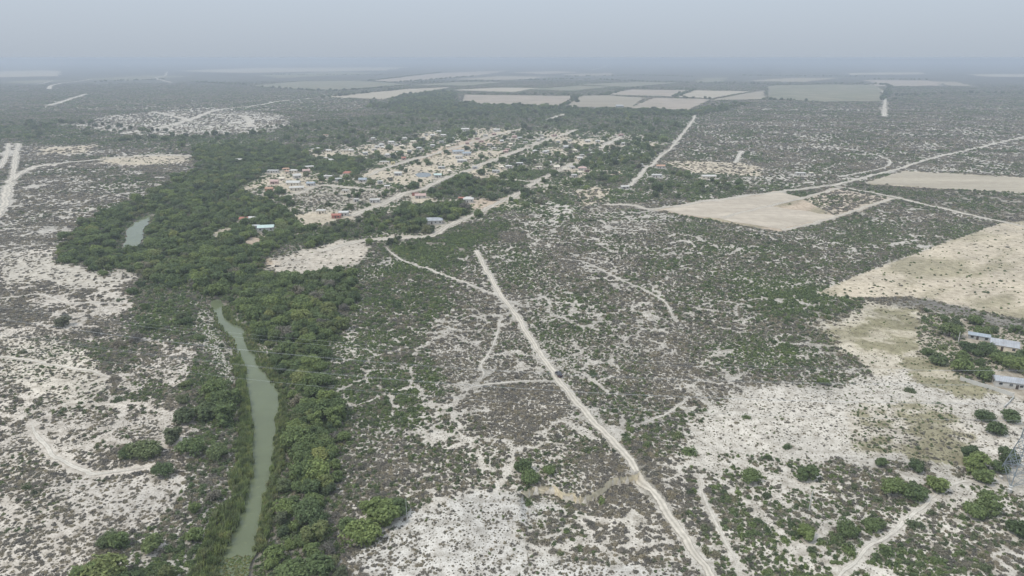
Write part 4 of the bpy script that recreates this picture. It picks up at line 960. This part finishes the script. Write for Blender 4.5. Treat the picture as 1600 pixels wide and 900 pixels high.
def reed_mesh(seed):
    rng = np.random.default_rng(seed); V, Fc = [], []
    for k in range(46):
        a, r = rng.uniform(0, 6.28), rng.uniform(0, 1.1) ; x, y = math.cos(a) * r, math.sin(a) * r
        h = rng.uniform(1.9, 3.4); l = rng.normal(0, 0.5, 2) + np.array([0.35, -0.25]); w = rng.uniform(0.05, 0.10); t = rng.uniform(0, 3.14); ux, uy = math.cos(t) * w, math.sin(t) * w
        b = len(V); m = (x + l[0] * 0.35, y + l[1] * 0.35, h * 0.6); e = (x + l[0], y + l[1], h)
        V += [(x - ux, y - uy, 0), (x + ux, y + uy, 0), (m[0] + ux * 1.6, m[1] + uy * 1.6, m[2]), (m[0] - ux * 1.6, m[1] - uy * 1.6, m[2]), (e[0], e[1], e[2])]
        Fc += [(b, b + 1, b + 2, b + 3), (b + 3, b + 2, b + 4)]
    return proto_mesh('reed', np.array(V), Fc, M['reed'])
REEDS = [reed_mesh(700 + k) for k in range(4)]

def scatter(name, xyz, scl, rot, tint, protos, label, zs=None, idx=None):
    n = len(xyz)
    if n == 0: return
    me = bpy.data.meshes.new(name); me.vertices.add(n); me.vertices.foreach_set('co', np.asarray(xyz, np.float32).ravel())
    S = np.column_stack([scl, scl, scl if zs is None else zs]).astype(np.float32)
    at_ = me.attributes.new('scl', 'FLOAT_VECTOR', 'POINT'); at_.data.foreach_set('vector', S.ravel())
    Rr = np.zeros((n, 3), np.float32); Rr[:, 2] = rot
    at_ = me.attributes.new('rot', 'FLOAT_VECTOR', 'POINT'); at_.data.foreach_set('vector', Rr.ravel())
    at_ = me.attributes.new('tint', 'FLOAT', 'POINT'); at_.data.foreach_set('value', np.asarray(tint, np.float32))
    at_ = me.attributes.new('pick', 'INT', 'POINT'); at_.data.foreach_set('value', RNG.integers(0, len(protos), n).astype(np.int32) if idx is None else idx)
    o = bpy.data.objects.new(name, me); COL.objects.link(o); setp(o, label, kind='stuff')
    for p in protos:
        if not p.materials: pass
    g = bpy.data.node_groups.new('scatter_' + name, 'GeometryNodeTree')
    g.interface.new_socket('Geometry', in_out='INPUT', socket_type='NodeSocketGeometry'); g.interface.new_socket('Geometry', in_out='OUTPUT', socket_type='NodeSocketGeometry')
    N, L = g.nodes, g.links
    gi, go = N.new('NodeGroupInput'), N.new('NodeGroupOutput'); iop = N.new('GeometryNodeInstanceOnPoints')
    gti = N.new('GeometryNodeGeometryToInstance')
    for p in protos:
        po = bpy.data.objects.new('plant_form', p)
        oi = N.new('GeometryNodeObjectInfo'); oi.inputs['Object'].default_value = po; oi.transform_space = 'ORIGINAL'
        L.new(oi.outputs['Geometry'], gti.inputs[0])
    def attr(nm, tp):
        a = N.new('GeometryNodeInputNamedAttribute'); a.data_type = tp; a.inputs[0].default_value = nm; return a.outputs[0]
    L.new(gi.outputs[0], iop.inputs['Points']); L.new(gti.outputs[0], iop.inputs['Instance'])
    iop.inputs['Pick Instance'].default_value = True
    L.new(attr('pick', 'INT'), iop.inputs['Instance Index']); L.new(attr('scl', 'FLOAT_VECTOR'), iop.inputs['Scale']); L.new(attr('rot', 'FLOAT_VECTOR'), iop.inputs['Rotation'])
    L.new(iop.outputs[0], go.inputs[0])
    md = o.modifiers.new('scatter', 'NODES'); md.node_group = g
    return o

# ------------------------------------------------------------------ where plants grow
def grid(d0, d1, cell):
    x1 = d1 * 0.84 + 30
    xs = np.arange(-x1, x1, cell); ys = np.arange(max(95, d0 - 20), d1 + 20, cell)
    X, Y = np.meshgrid(xs, ys); X, Y = X.ravel(), Y.ravel()
    X = X + RNG.uniform(-0.5, 0.5, X.shape) * cell; Y = Y + RNG.uniform(-0.5, 0.5, Y.shape) * cell
    k = (Y >= d0) & (Y < d1) & (np.abs(X) < 0.80 * (Y * CT + HC * ST) + 12)
    return X[k], Y[k]
def clear_of(X, Y, rad, roads=True, trunk=False):
    ok = np.ones(X.shape, bool)
    for r, C in zip(ROADS, RP):
        w = r[2] * 0.5 + ((3.2 if C[0][1] > 450 else 0.5) if trunk else r[3] * 0.35)
        lo, hi = C.min(0) - 12, C.max(0) + 12
        m = np.where((X > lo[0]) & (X < hi[0]) & (Y > lo[1]) & (Y < hi[1]) & ok)[0]
        if len(m): ok[m] = polydist(C, X[m], Y[m], reach=w + 8) > w + rad[m] * 0.6
    m = np.where((X < 60) & (Y < 700) & ok)[0]
    if len(m):
        for W_ in (RIVER, POOL):
            s = polydist(W_, X[m], Y[m], True, 8); ok[m] &= (~inside(W_, X[m], Y[m])) & (s > (0.6 if not trunk else 2.6 + 2.6 * fbm(X[m], Y[m], 14, 97, 2)))
    ok &= ~inside(POND, X, Y)
    for P in FPOLY: ok &= ~inside(P, X, Y)
    hx = np.array(HOUSE_SPOTS)
    m = np.where((Y < 1600) & ok)[0]
    for X0, Y0, R0 in HOUSE_SPOTS:
        if Y0 > 1700: continue
        ok[m] &= np.hypot(X[m] - X0, (Y[m] - Y0) * 0.8) > R0 + 1.2 + rad[m] * 0.5
    ok &= np.hypot(X - PA[0], Y - PA[1]) > 6.5
    return ok
# free-standing plants placed by hand: photo pixel, kind, radius in m, tint, label
HAND = [
 (232, 712, 'tree', 4.2, 0.50, 'dark tree at the end of the curved wheel track on the left bank'),
 (203, 714, 'tree', 3.4, 0.74, 'lighter green tree left of the dark tree at the wheel track'),
 (269, 692, 'tree', 3.6, 0.42, 'very dark tree right of the dark tree at the wheel track'),
 (290, 660, 'tree', 4.0, 0.50, 'round dark green tree standing alone on the left bank'),
 (299, 712, 'tree', 3.8, 0.66, 'mid green tree between the left-bank trees and the reeds'),
 (256, 745, 'tree', 2.8, 0.62, 'small olive tree below the dark tree at the wheel track'),
 (238, 862, 'tree', 4.0, 0.55, 'dark green round tree near the bottom left corner by the pale slope'),
 (178, 596, 'dry', 2.0, 0.1, 'small bare tree at the end of the middle trail on the left bank'),
 (36, 553, 'bush', 2.0, 0.35, 'dark lone bush at the upper left on the pale bank'),
 (186, 625, 'bush', 2.2, 0.5, 'dark green lone bush below the small bare tree'),
 (100, 510, 'tree', 3.4, 0.3, 'dull grey green tree left of the left-bank thicket'),
 (150, 525, 'dry', 3.4, 0.3, 'grey tree at the left of the left-bank thicket'),
 (215, 535, 'dry', 3.8, 0.15, 'leafless grey brown tree on the slope left of the river'),
 (185, 545, 'dry', 3.2, 0.1, 'leafless grey tree left of the grey brown leafless tree'),
 (603, 812, 'tree', 4.6, 0.70, 'broad bright green tree right of the river wood in the foreground'),
 (580, 806, 'tree', 3.8, 0.66, 'green tree joined to the left of the broad bright green tree'),
 (622, 800, 'tree', 3.4, 0.62, 'green tree at the right of the broad bright green tree'),
 (567, 838, 'tree', 4.4, 0.74, 'bright green tree in front of the broad bright green tree'),
 (545, 826, 'tree', 3.6, 0.66, 'green tree between the river wood and the bright green pair'),
 (830, 752, 'tree', 2.8, 0.70, 'green bushy tree above the clay bank'),
 (818, 738, 'tree', 3.0, 0.66, 'green bushy tree above the left end of the clay bank'),
 (857, 740, 'tree', 2.4, 0.74, 'lighter green bush tree right of the green pair above the clay bank'),
 (941, 777, 'bush', 1.8, 0.7, 'green bush growing at the foot of the clay bank'),
 (825, 780, 'bush', 1.9, 0.72, 'green bush at the left foot of the clay bank'),
 (1077, 708, 'bush', 3.0, 0.66, 'green bush on the near edge of the pale plain'),
 (1058, 683, 'bush', 2.4, 0.5, 'dark green dome-shaped bush beside the pale plain'),
 (1166, 654, 'bush', 1.7, 0.84, 'yellow green bush alone on the pale plain'),
 (1151, 662, 'bush', 1.0, 0.2, 'small grey bush left of the yellow green bush on the plain'),
 (926, 585, 'bush', 2.6, 0.55, 'dark green bush right of the car'),
 (1172, 752, 'tree', 2.8, 0.8, 'bright green tree in the scrub below the pale plain'),
 (1225, 567, 'bush', 1.6, 0.8, 'small yellowish bush in the scrub above the pale plain'),
 (1286, 600, 'tree', 2.6, 0.62, 'green tree at the upper left edge of the pale plain'),
 (1421, 612, 'bush', 2.6, 0.45, 'dark bush below the olive grass patch on the right'),
 (1230, 700, 'bush', 1.9, 0.6, 'dark green bush in the lower middle of the pale plain'),
 (1261, 748, 'tree', 3.0, 0.66, 'green tree below the lower edge of the pale plain'),
 (1375, 728, 'tree', 2.6, 0.66, 'green tree left of the footpath on the plain edge'),
 (1432, 735, 'tree', 2.6, 0.62, 'green bush tree right along the plain edge'),
 (1425, 775, 'tree', 3.4, 0.70, 'bright green tree beside the path to the pylon'),
 (1462, 765, 'tree', 3.2, 0.74, 'yellow green tree at the upper end of the path to the pylon'),
 (1395, 770, 'tree', 3.2, 0.66, 'green tree left of the bright green trees by the pylon path'),
 (1365, 827, 'tree', 3.0, 0.72, 'bright green tree low in the scrub left of the pylon path'),
 (1325, 835, 'tree', 2.8, 0.72, 'bright green bushy tree at the middle of the right foreground'),
 (1260, 842, 'tree', 2.6, 0.70, 'green bushy tree in the right foreground below the pale pole'),
 (1385, 868, 'bush', 3.0, 0.66, 'green bush on the right side of the lower path'),
 (1428, 820, 'bush', 2.6, 0.5, 'dark bush on the right side of the path to the pylon'),
 (1325, 867, 'bush', 2.6, 0.66, 'green bush left of the lower path'),
 (1525, 735, 'tree', 3.8, 0.78, 'yellow green tree left of the pylon'),
 (1515, 720, 'tree', 3.4, 0.60, 'darker tree behind the yellow green tree left of the pylon'),
 (1535, 752, 'tree', 3.0, 0.76, 'low green tree nearest the left foot of the pylon'),
 (1577, 725, 'tree', 3.8, 0.58, 'dark green tree behind the pylon legs'),
 (1560, 735, 'tree', 3.0, 0.62, 'green tree between the yellow green tree and the pylon'),
 (1520, 805, 'tree', 3.6, 0.78, 'bright green tree below the pylon'),
 (1545, 795, 'tree', 3.4, 0.66, 'green tree right of the bright green tree below the pylon'),
 (1590, 835, 'tree', 3.2, 0.66, 'green tree at the right edge below the pylon'),
 (1536, 655, 'tree', 3.0, 0.64, 'round green tree below the gateway on the right'),
 (1555, 678, 'tree', 3.2, 0.70, 'brighter round tree below the gateway on the right'),
 (1577, 658, 'tree', 3.2, 0.62, 'green tree at the right of the three below the gateway'),
 (1484, 525, 'tree', 4.4, 0.55, 'dark green tree at the left of the right-hand farmyard'),
 (1466, 568, 'tree', 3.6, 0.56, 'dark green tree at the near left of the right-hand farmyard'),
 (1502, 580, 'tree', 4.2, 0.66, 'broad green tree above the low concrete wall'),
 (1538, 592, 'tree', 3.6, 0.64, 'green tree left of the long white building'),
 (1533, 525, 'tree', 3.0, 0.56, 'dark tree behind the bluish lean-to'),
 (1552, 529, 'bush', 2.4, 0.5, 'dark bush above the grey metal roof'),
 (1540, 553, 'tree', 3.6, 0.60, 'tree in front of the bluish lean-to'),
 (1525, 556, 'tree', 3.2, 0.64, 'green tree in the middle of the right-hand farmyard'),
 (1562, 566, 'tree', 3.4, 0.82, 'yellow green tree in front of the grey metal-roofed house'),
 (1586, 580, 'tree', 4.2, 0.70, 'large green tree behind the long white building'),
 (1598, 563, 'tree', 4.0, 0.68, 'green tree at the right edge behind the grey metal-roofed house'),
 (1510, 548, 'tree', 3.0, 0.60, 'smaller tree beside the whitish concrete post'),
 (1555, 560, 'tree', 3.0, 0.62, 'low green tree hiding the near wall of the grey metal-roofed house'),
 (1577, 566, 'tree', 3.0, 0.66, 'green tree at the near right corner of the grey metal-roofed house'),
 (1475, 545, 'bush', 2.6, 0.5, 'grey green bush between the two dark trees of the farmyard'),
]
TREE_N = 0
def place_tree(x, y, z, s, rz, tint, label, group=None, kind='tree', k=None, zs=1.0):
    pr = TREES if kind == 'tree' else DRY
    crown, trunk = pr[random.randrange(len(pr)) if k is None else k % len(pr)]
    t = empty('tree' if kind == 'tree' else 'leafless_tree', (x, y, z), rz); t.scale = (s, s, s * zs); setp(t, label, 'tree', group)
    for nm, me in (('crown', crown), ('trunk', trunk)):
        o = bpy.data.objects.new(nm, me); COL.objects.link(o); o.parent = t
        if nm == 'crown': o['tint'] = float(tint)
HX = []
for (px, py, kind, rad, tint, lb) in HAND:
    X, Y = at(px, py); z = tz(X, Y); HX.append((X, Y, rad))
    if kind == 'bush':
        o = bpy.data.objects.new('bush', random.choice(GREENS_HI if tint > 0.3 else TWIGS_HI)); COL.objects.link(o)
        o.location = (X, Y, z - 0.05); o.scale = (rad, rad, rad * 0.95); o.rotation_euler = (0, 0, random.uniform(0, 6)); o['tint'] = tint; setp(o, lb, 'bush')
    else: place_tree(X, Y, z, rad / 3.5, random.uniform(0, 6.28), tint, lb, None, kind, zs=0.9)
HXa = np.array(HX)

# ---- trees
TX, TY, TT = [], [], []
for d0, d1, cell in ((100, 520, 4.3), (520, 950, 6.0), (950, 1700, 8.5), (1700, 3400, 13.0)):
    X, Y = grid(d0, d1, cell); A = properties(X, Y)
    k = RNG.uniform(0, 1, X.shape) < A['t'] * np.clip(0.55 + 0.9 * fbm(X, Y, 30, 41), 0, 1.2)
    X, Y, g = X[k], Y[k], A['g'][k]
    ok = clear_of(X, Y, np.full(X.shape, 2.0), trunk=True)
    for hx, hy, hr in HX: ok &= np.hypot(X - hx, Y - hy) > hr * 0.9 + 1.5
    X, Y, g = X[ok], Y[ok], g[ok]
    TX.append(X); TY.append(Y); TT.append(np.column_stack([g, np.full(len(g), cell / 4.9)]))
TX, TY, TT = np.concatenate(TX), np.concatenate(TY), np.vstack(TT)
n = len(TX); TZ = terrain(TX, TY)
Ts = RNG.uniform(0.5, 0.88, n) * np.where(RNG.uniform(0, 1, n) < 0.28, 1.55, 1.0) * np.minimum(TT[:, 1] ** 0.55, 1.55) * (0.85 + 0.3 * fbm(TX, TY, 60, 13))
Ttint = np.clip(0.66 + (TT[:, 0] - 0.6) * 0.5 + RNG.normal(0, 0.12, n) + (fbm(TX, TY, 45, 19) - 0.5) * 0.30, 0.36, 0.90)
Tr = RNG.uniform(0, 6.28, n); px, py = pix(TX, TY, TZ); appar = Ts / np.hypot(TY, HC)
inf = (px > -15) & (px < 1615) & (py < 935)
order = np.argsort(-np.where(inf, appar, 0)); NTREE = 300 - sum(1 for h in HAND if h[2] != 'bush')
sel = order[:NTREE]; rest = np.setdiff1d(np.arange(n), sel)
for i in sel:
    if px[i] < 392 and py[i] < 470: lb, gp = 'leafy green tree in the broad wood round the upper river bend', 'trees of the upper river wood'
    elif px[i] < 400: lb, gp = 'green tree among the thicket on the left bank of the river', 'trees of the left bank thicket'
    elif px[i] < 760 and py[i] > 400: lb, gp = (('leafy green tree of the right bank wood at the bottom edge of the picture', 'right bank trees at the bottom edge') if py[i] > 800 else ('leafy green tree of the right bank wood beside the widest river reach', 'right bank trees beside the widest reach') if py[i] > 650 else ('leafy green tree of the right bank wood under the power lines', 'right bank trees under the power lines') if py[i] > 540 else ('leafy green tree of the right bank wood behind the power lines', 'right bank trees behind the power lines'))
    elif px[i] > 1300: lb, gp = 'small green tree among the right-hand farmyard scrub', 'small trees of the right-hand farmyard'
    else: lb, gp = 'green tree among the nearer groves of the village', 'trees of the village groves'
    if i % 17 == 3: place_tree(TX[i], TY[i], TZ[i], Ts[i], Tr[i], 0.2, lb.replace('leafy green tree', 'half-bare grey tree').replace('green tree', 'half-bare grey tree'), 'half-bare ' + gp, 'dry')
    else: place_tree(TX[i], TY[i], TZ[i], Ts[i], Tr[i], Ttint[i], lb, gp)
HEDGES = [[(722, 147), (905, 149), (948, 148), (985, 139), (1085, 140)], [(905, 150), (882, 166)], [(1052, 152), (1112, 155)], [(1085, 141), (1053, 151)], [(1200, 133), (1375, 132), (1382, 158)], [(1195, 156), (1260, 158)],
          [(575, 127), (690, 113)], [(620, 129), (745, 119)], [(505, 153), (640, 138)], [(390, 135), (520, 142), (640, 133)], [(640, 130), (780, 127)], [(800, 126), (900, 124), (1000, 127)], [(1000, 128), (1150, 131), (1200, 131)],
          [(1350, 124), (1455, 125)], [(880, 120), (1000, 118), (1080, 120)], [(300, 128), (390, 133)], [(150, 128), (260, 124)], [(1390, 150), (1500, 146), (1600, 147)], [(1150, 118), (1350, 120)], [(420, 117), (600, 117)]]
hx_, hy_ = [], []
for hd in HEDGES:
    C = catmull(poly(hd), 14.0); k = RNG.uniform(0, 1, len(C)) < 0.75
    hx_.append(C[k, 0] + RNG.normal(0, 6, k.sum())); hy_.append(C[k, 1] + RNG.normal(0, 10, k.sum()))
hx_ = np.concatenate(hx_); hy_ = np.concatenate(hy_); nh = len(hx_)
TX = np.concatenate([TX, hx_]); TY = np.concatenate([TY, hy_]); TZ = np.concatenate([TZ, np.zeros(nh)]); Ts = np.concatenate([Ts, RNG.uniform(0.9, 2.0, nh)])
Tr = np.concatenate([Tr, RNG.uniform(0, 6.28, nh)]); Ttint = np.concatenate([Ttint, RNG.uniform(0.4, 0.65, nh)]); rest = np.concatenate([rest, np.arange(n, n + nh)])
JT = [joined(c, t, 'tree_form') for c, t in TREES + TREES + DRY[:1]]
scatter('woodland', np.column_stack([TX, TY, TZ])[rest], Ts[rest], Tr[rest], Ttint[rest], JT, 'mass of green trees of the farther river woods and village groves')

# ---- scrub
SXs, SYs, SS, STn, SG = [], [], [], [], []
for d0, d1, cell, fac in ((98, 300, 0.95, 0.92), (300, 520, 1.35, 1.25), (520, 900, 2.2, 1.9), (900, 1700, 4.2, 2.9), (1700, 4200, 9.5, 6.0)):
    X, Y = grid(d0, d1, cell); A = properties(X, Y)
    patch = fbm(X, Y, 16 * max(1, cell / 2), 51, 3)
    c = A['c'] * np.where(A['c'] > 0.84, np.clip(0.85 + 1.1 * patch, 0.6, 1.5), np.clip(0.62 + 1.3 * patch, 0.3, 1.5))
    if d1 <= 900:
        wx = X + (fbm(X, Y, 7, 61, 2) - 0.5) * 6; wy = Y + (fbm(X, Y, 7, 67, 2) - 0.5) * 6
        e1 = worley(wx, wy, 15, 5); e2 = worley(wx * 1.3, wy * 0.9, 6.0, 9)
        pres = fbm(X, Y, 26, 71, 2)
        c = c * np.where((e1 < 0.5 + 0.7 * A['n'] * pres * 2) & (A['n'] > 0.05) & (pres > 0.62 - 0.35 * A['n']), 0.04, 1)
        c = c * np.where((e2 < 0.55 * A['n']) & (pres > 0.42) & (A['n'] > 0.3), 0.25, 1)
    c = c * np.clip((4200 - np.hypot(X, Y)) / 1400, 0, 1)
    k = RNG.uniform(0, 1, X.shape) < c
    X, Y = X[k], Y[k]; A = {q: v[k] for q, v in A.items()}; patch = patch[k]
    s = A['s'] * fac * RNG.uniform(0.55, 1.3, X.shape) * (0.75 + 0.5 * patch)
    big = RNG.uniform(0, 1, X.shape) < 0.05; s = np.where(big, s * 1.5, s); sm = RNG.uniform(0, 1, X.shape) < 0.25; s = np.where(sm, s * 0.55, s)
    ok = clear_of(X, Y, s)
    for hx, hy, hr in HX: ok &= np.hypot(X - hx, Y - hy) > hr * 0.8
    gn = fbm(X, Y, 34, 81, 3) - 0.5; g = A['g']
    isg = RNG.uniform(0, 1, X.shape) < np.clip(g * 1.15 + gn * 1.5, 0, 1)
    t = np.where(isg, np.clip(0.42 + g * 0.30 + gn * 0.35 + RNG.normal(0, 0.08, X.shape), 0.3, 0.95), np.clip(g * 0.6 + gn * 0.7 + RNG.normal(0, 0.14, X.shape), 0, 1))
    SXs.append(X[ok]); SYs.append(Y[ok]); SS.append(s[ok]); STn.append(t[ok]); SG.append(isg[ok])
X, Y, s, t, isg = map(np.concatenate, (SXs, SYs, SS, STn, SG))
Z = terrain(X, Y) - 0.05; px, py = pix(X, Y, Z)
far = np.hypot(X, Y) > 520
zs = s * np.where(far, 0.8, 1.0) * RNG.uniform(0.7, 1.15, len(s)) * np.where(isg, 1.0, 0.9); zs = np.minimum(zs, np.where(far, 2.6, 9))
rt = RNG.uniform(0, 6.28, len(s))
inf = (px > 0) & (px < 1600) & (py < 905) & (py > 560)
order = np.argsort(-np.where(inf, s / np.hypot(Y, HC), 0)); sel = order[:300 - sum(1 for h in HAND if h[2] == 'bush')]
for i in sel:
    side = 'on the pale left bank' if px[i] < 330 else ('beside the river wood' if px[i] < 560 else ('left of the straight road' if px[i] < 870 + (py[i] - 585) * 0.76 else 'right of the straight road'))
    kd = 'green leafy shrub' if isg[i] else 'grey twiggy shrub'
    o = bpy.data.objects.new('shrub', (GREENS_HI if isg[i] else TWIGS_HI)[i % 5]); COL.objects.link(o)
    o.location = (X[i], Y[i], Z[i]); o.scale = (s[i], s[i], zs[i]); o.rotation_euler = (0, 0, rt[i]); o['tint'] = float(t[i])
    band = 'near the bottom edge' if py[i] > 840 else ('at mid foreground' if py[i] > 720 else 'farther back below the power lines')
    setp(o, f'larger {kd} {side}, {band}', 'shrub', f'{kd}s {side}, {band}')
rest = np.ones(len(X), bool); rest[sel] = False
P3 = np.column_stack([X, Y, Z])
q = rest & ~isg; scatter('thorn_scrub', P3[q], s[q], rt[q], t[q], TWIGS, 'grey leafless thorn scrub covering the plain', zs[q])
q = rest & isg; scatter('green_scrub', P3[q], s[q], rt[q], t[q], GREENS, 'green leafy scrub mixed into the thorn scrub of the plain', zs[q])
print('COUNTS trees', n, 'shrubs', len(X))

# ---- dwarf shrubs and dry tufts on the bare ground between
X, Y = grid(98, 330, 0.82); A = properties(X, Y)
k = RNG.uniform(0, 1, X.shape) < np.where(A['t'] > 0.5, 0.0, np.clip(0.10 + 0.55 * A['c'] * fbm(X, Y, 9, 87, 3) * 1.6, 0, 0.8)) * np.where(A['c'] < 0.15, 0.35, 1)
X, Y, g = X[k], Y[k], A['g'][k]; s = RNG.uniform(0.13, 0.34, X.shape)
ok = clear_of(X, Y, s); X, Y, s, g = X[ok], Y[ok], s[ok], g[ok]
scatter('dwarf_scrub', np.column_stack([X, Y, terrain(X, Y) - 0.02]), s, RNG.uniform(0, 6.28, len(X)), np.clip(g * 0.7 + RNG.normal(0.05, 0.15, len(X)), 0, 1), TWIGS[:3], 'tiny grey dwarf shrubs and dry tufts dotting the pale ground', s * 0.9)
print('COUNTS tufts', len(X))

# ---- reeds along the water
def reeds(pts, wid, cell, tint0, hs=1.0):
    C = catmull(poly(pts), 1.0); lo, hi = C.min(0) - wid, C.max(0) + wid
    xs, ys = np.meshgrid(np.arange(lo[0], hi[0], cell), np.arange(lo[1], hi[1], cell)); x = xs.ravel() + RNG.uniform(-.5, .5, xs.size) * cell; y = ys.ravel() + RNG.uniform(-.5, .5, xs.size) * cell
    w = wid * (0.35 + 0.9 * fbm(x, y, 9, 23))
    k = (polydist(C, x, y, reach=wid * 2) < w)
    k &= ~inside(RIVER, x, y) | (polydist(RIVER, x, y, True, 3) < 0.8 * fbm(x, y, 4, 53, 2))
    return x[k], y[k], np.clip(tint0 + RNG.normal(0, 0.18, k.sum()), 0, 1), hs * RNG.uniform(0.75, 1.15, k.sum())
RB = [reeds([(388, 690), (386, 740), (372, 790), (352, 830), (335, 870), (322, 900), (312, 930)], 4.6, 1.15, 0.35, 0.85),
      reeds([(372, 560), (382, 600), (386, 650), (388, 690)], 3.0, 1.1, 0.3, 0.8),
      reeds([(333, 480), (345, 510), (362, 535), (374, 560)], 2.2, 1.2, 0.4, 0.38),
      reeds([(437, 690), (432, 730), (418, 780), (412, 820), (404, 850)], 2.2, 1.0, 0.45, 0.7),
      reeds([(352, 480), (362, 500), (385, 512), (392, 540), (408, 560), (436, 600)], 2.6, 1.1, 0.45, 0.5),
      reeds([(437, 610), (440, 650), (436, 690)], 2.4, 1.1, 0.4, 0.6)]
x, y, t, h = (np.concatenate([r[i] for r in RB]) for i in range(4))
scatter('reeds', np.column_stack([x, y, np.maximum(terrain(x, y), ZW - 0.1)]), h, RNG.uniform(-0.6, 0.6, len(x)), t, REEDS, 'tall leaning reeds along both edges of the river')

# floating plants closing the near end of the river
LILY = shrub_mesh(900, 'leaf', 60, 0.16, 6, 0.12, 1.0)
xs, ys = np.meshgrid(np.arange(-75, -38, 0.62), np.arange(118, 152, 0.62)); x = xs.ravel() + RNG.uniform(-.3, .3, xs.size); y = ys.ravel() + RNG.uniform(-.3, .3, xs.size)
k = inside(RIVER, x, y) & (pix(x, y, ZW)[1] + 16 * (fbm(x, y, 5, 44) - 0.5) > 868); x, y = x[k], y[k]
scatter('floating_plants', np.column_stack([x, y, np.full(len(x), ZW + 0.02)]), RNG.uniform(0.3, 0.6, len(x)), RNG.uniform(0, 6.28, len(x)), RNG.uniform(0.8, 1.0, len(x)), [LILY], 'mat of yellow green floating plants closing the near end of the river', RNG.uniform(0.3, 0.6, len(x)))

# ------------------------------------------------------------------ haze
hb = MB().box((0, 0, 58.0), (94000, 94000, 126.0))
hz = mesh_obj('haze', hb.v, hb.f, None)
m = bpy.data.materials.new('dusty_air'); m.use_nodes = True; hn = m.node_tree; hn.nodes.clear()
out = hn.nodes.new('ShaderNodeOutputMaterial'); vol = hn.nodes.new('ShaderNodeVolumePrincipled')
vol.inputs['Density'].default_value = HAZE_DENSITY; vol.inputs['Color'].default_value = (0.543, 0.598, 0.676, 1); vol.inputs['Anisotropy'].default_value = 0.15
hn.links.new(vol.outputs[0], out.inputs['Volume']); hz.data.materials.append(m)
setp(hz, 'even dusty haze filling the air over the plain', kind='stuff')
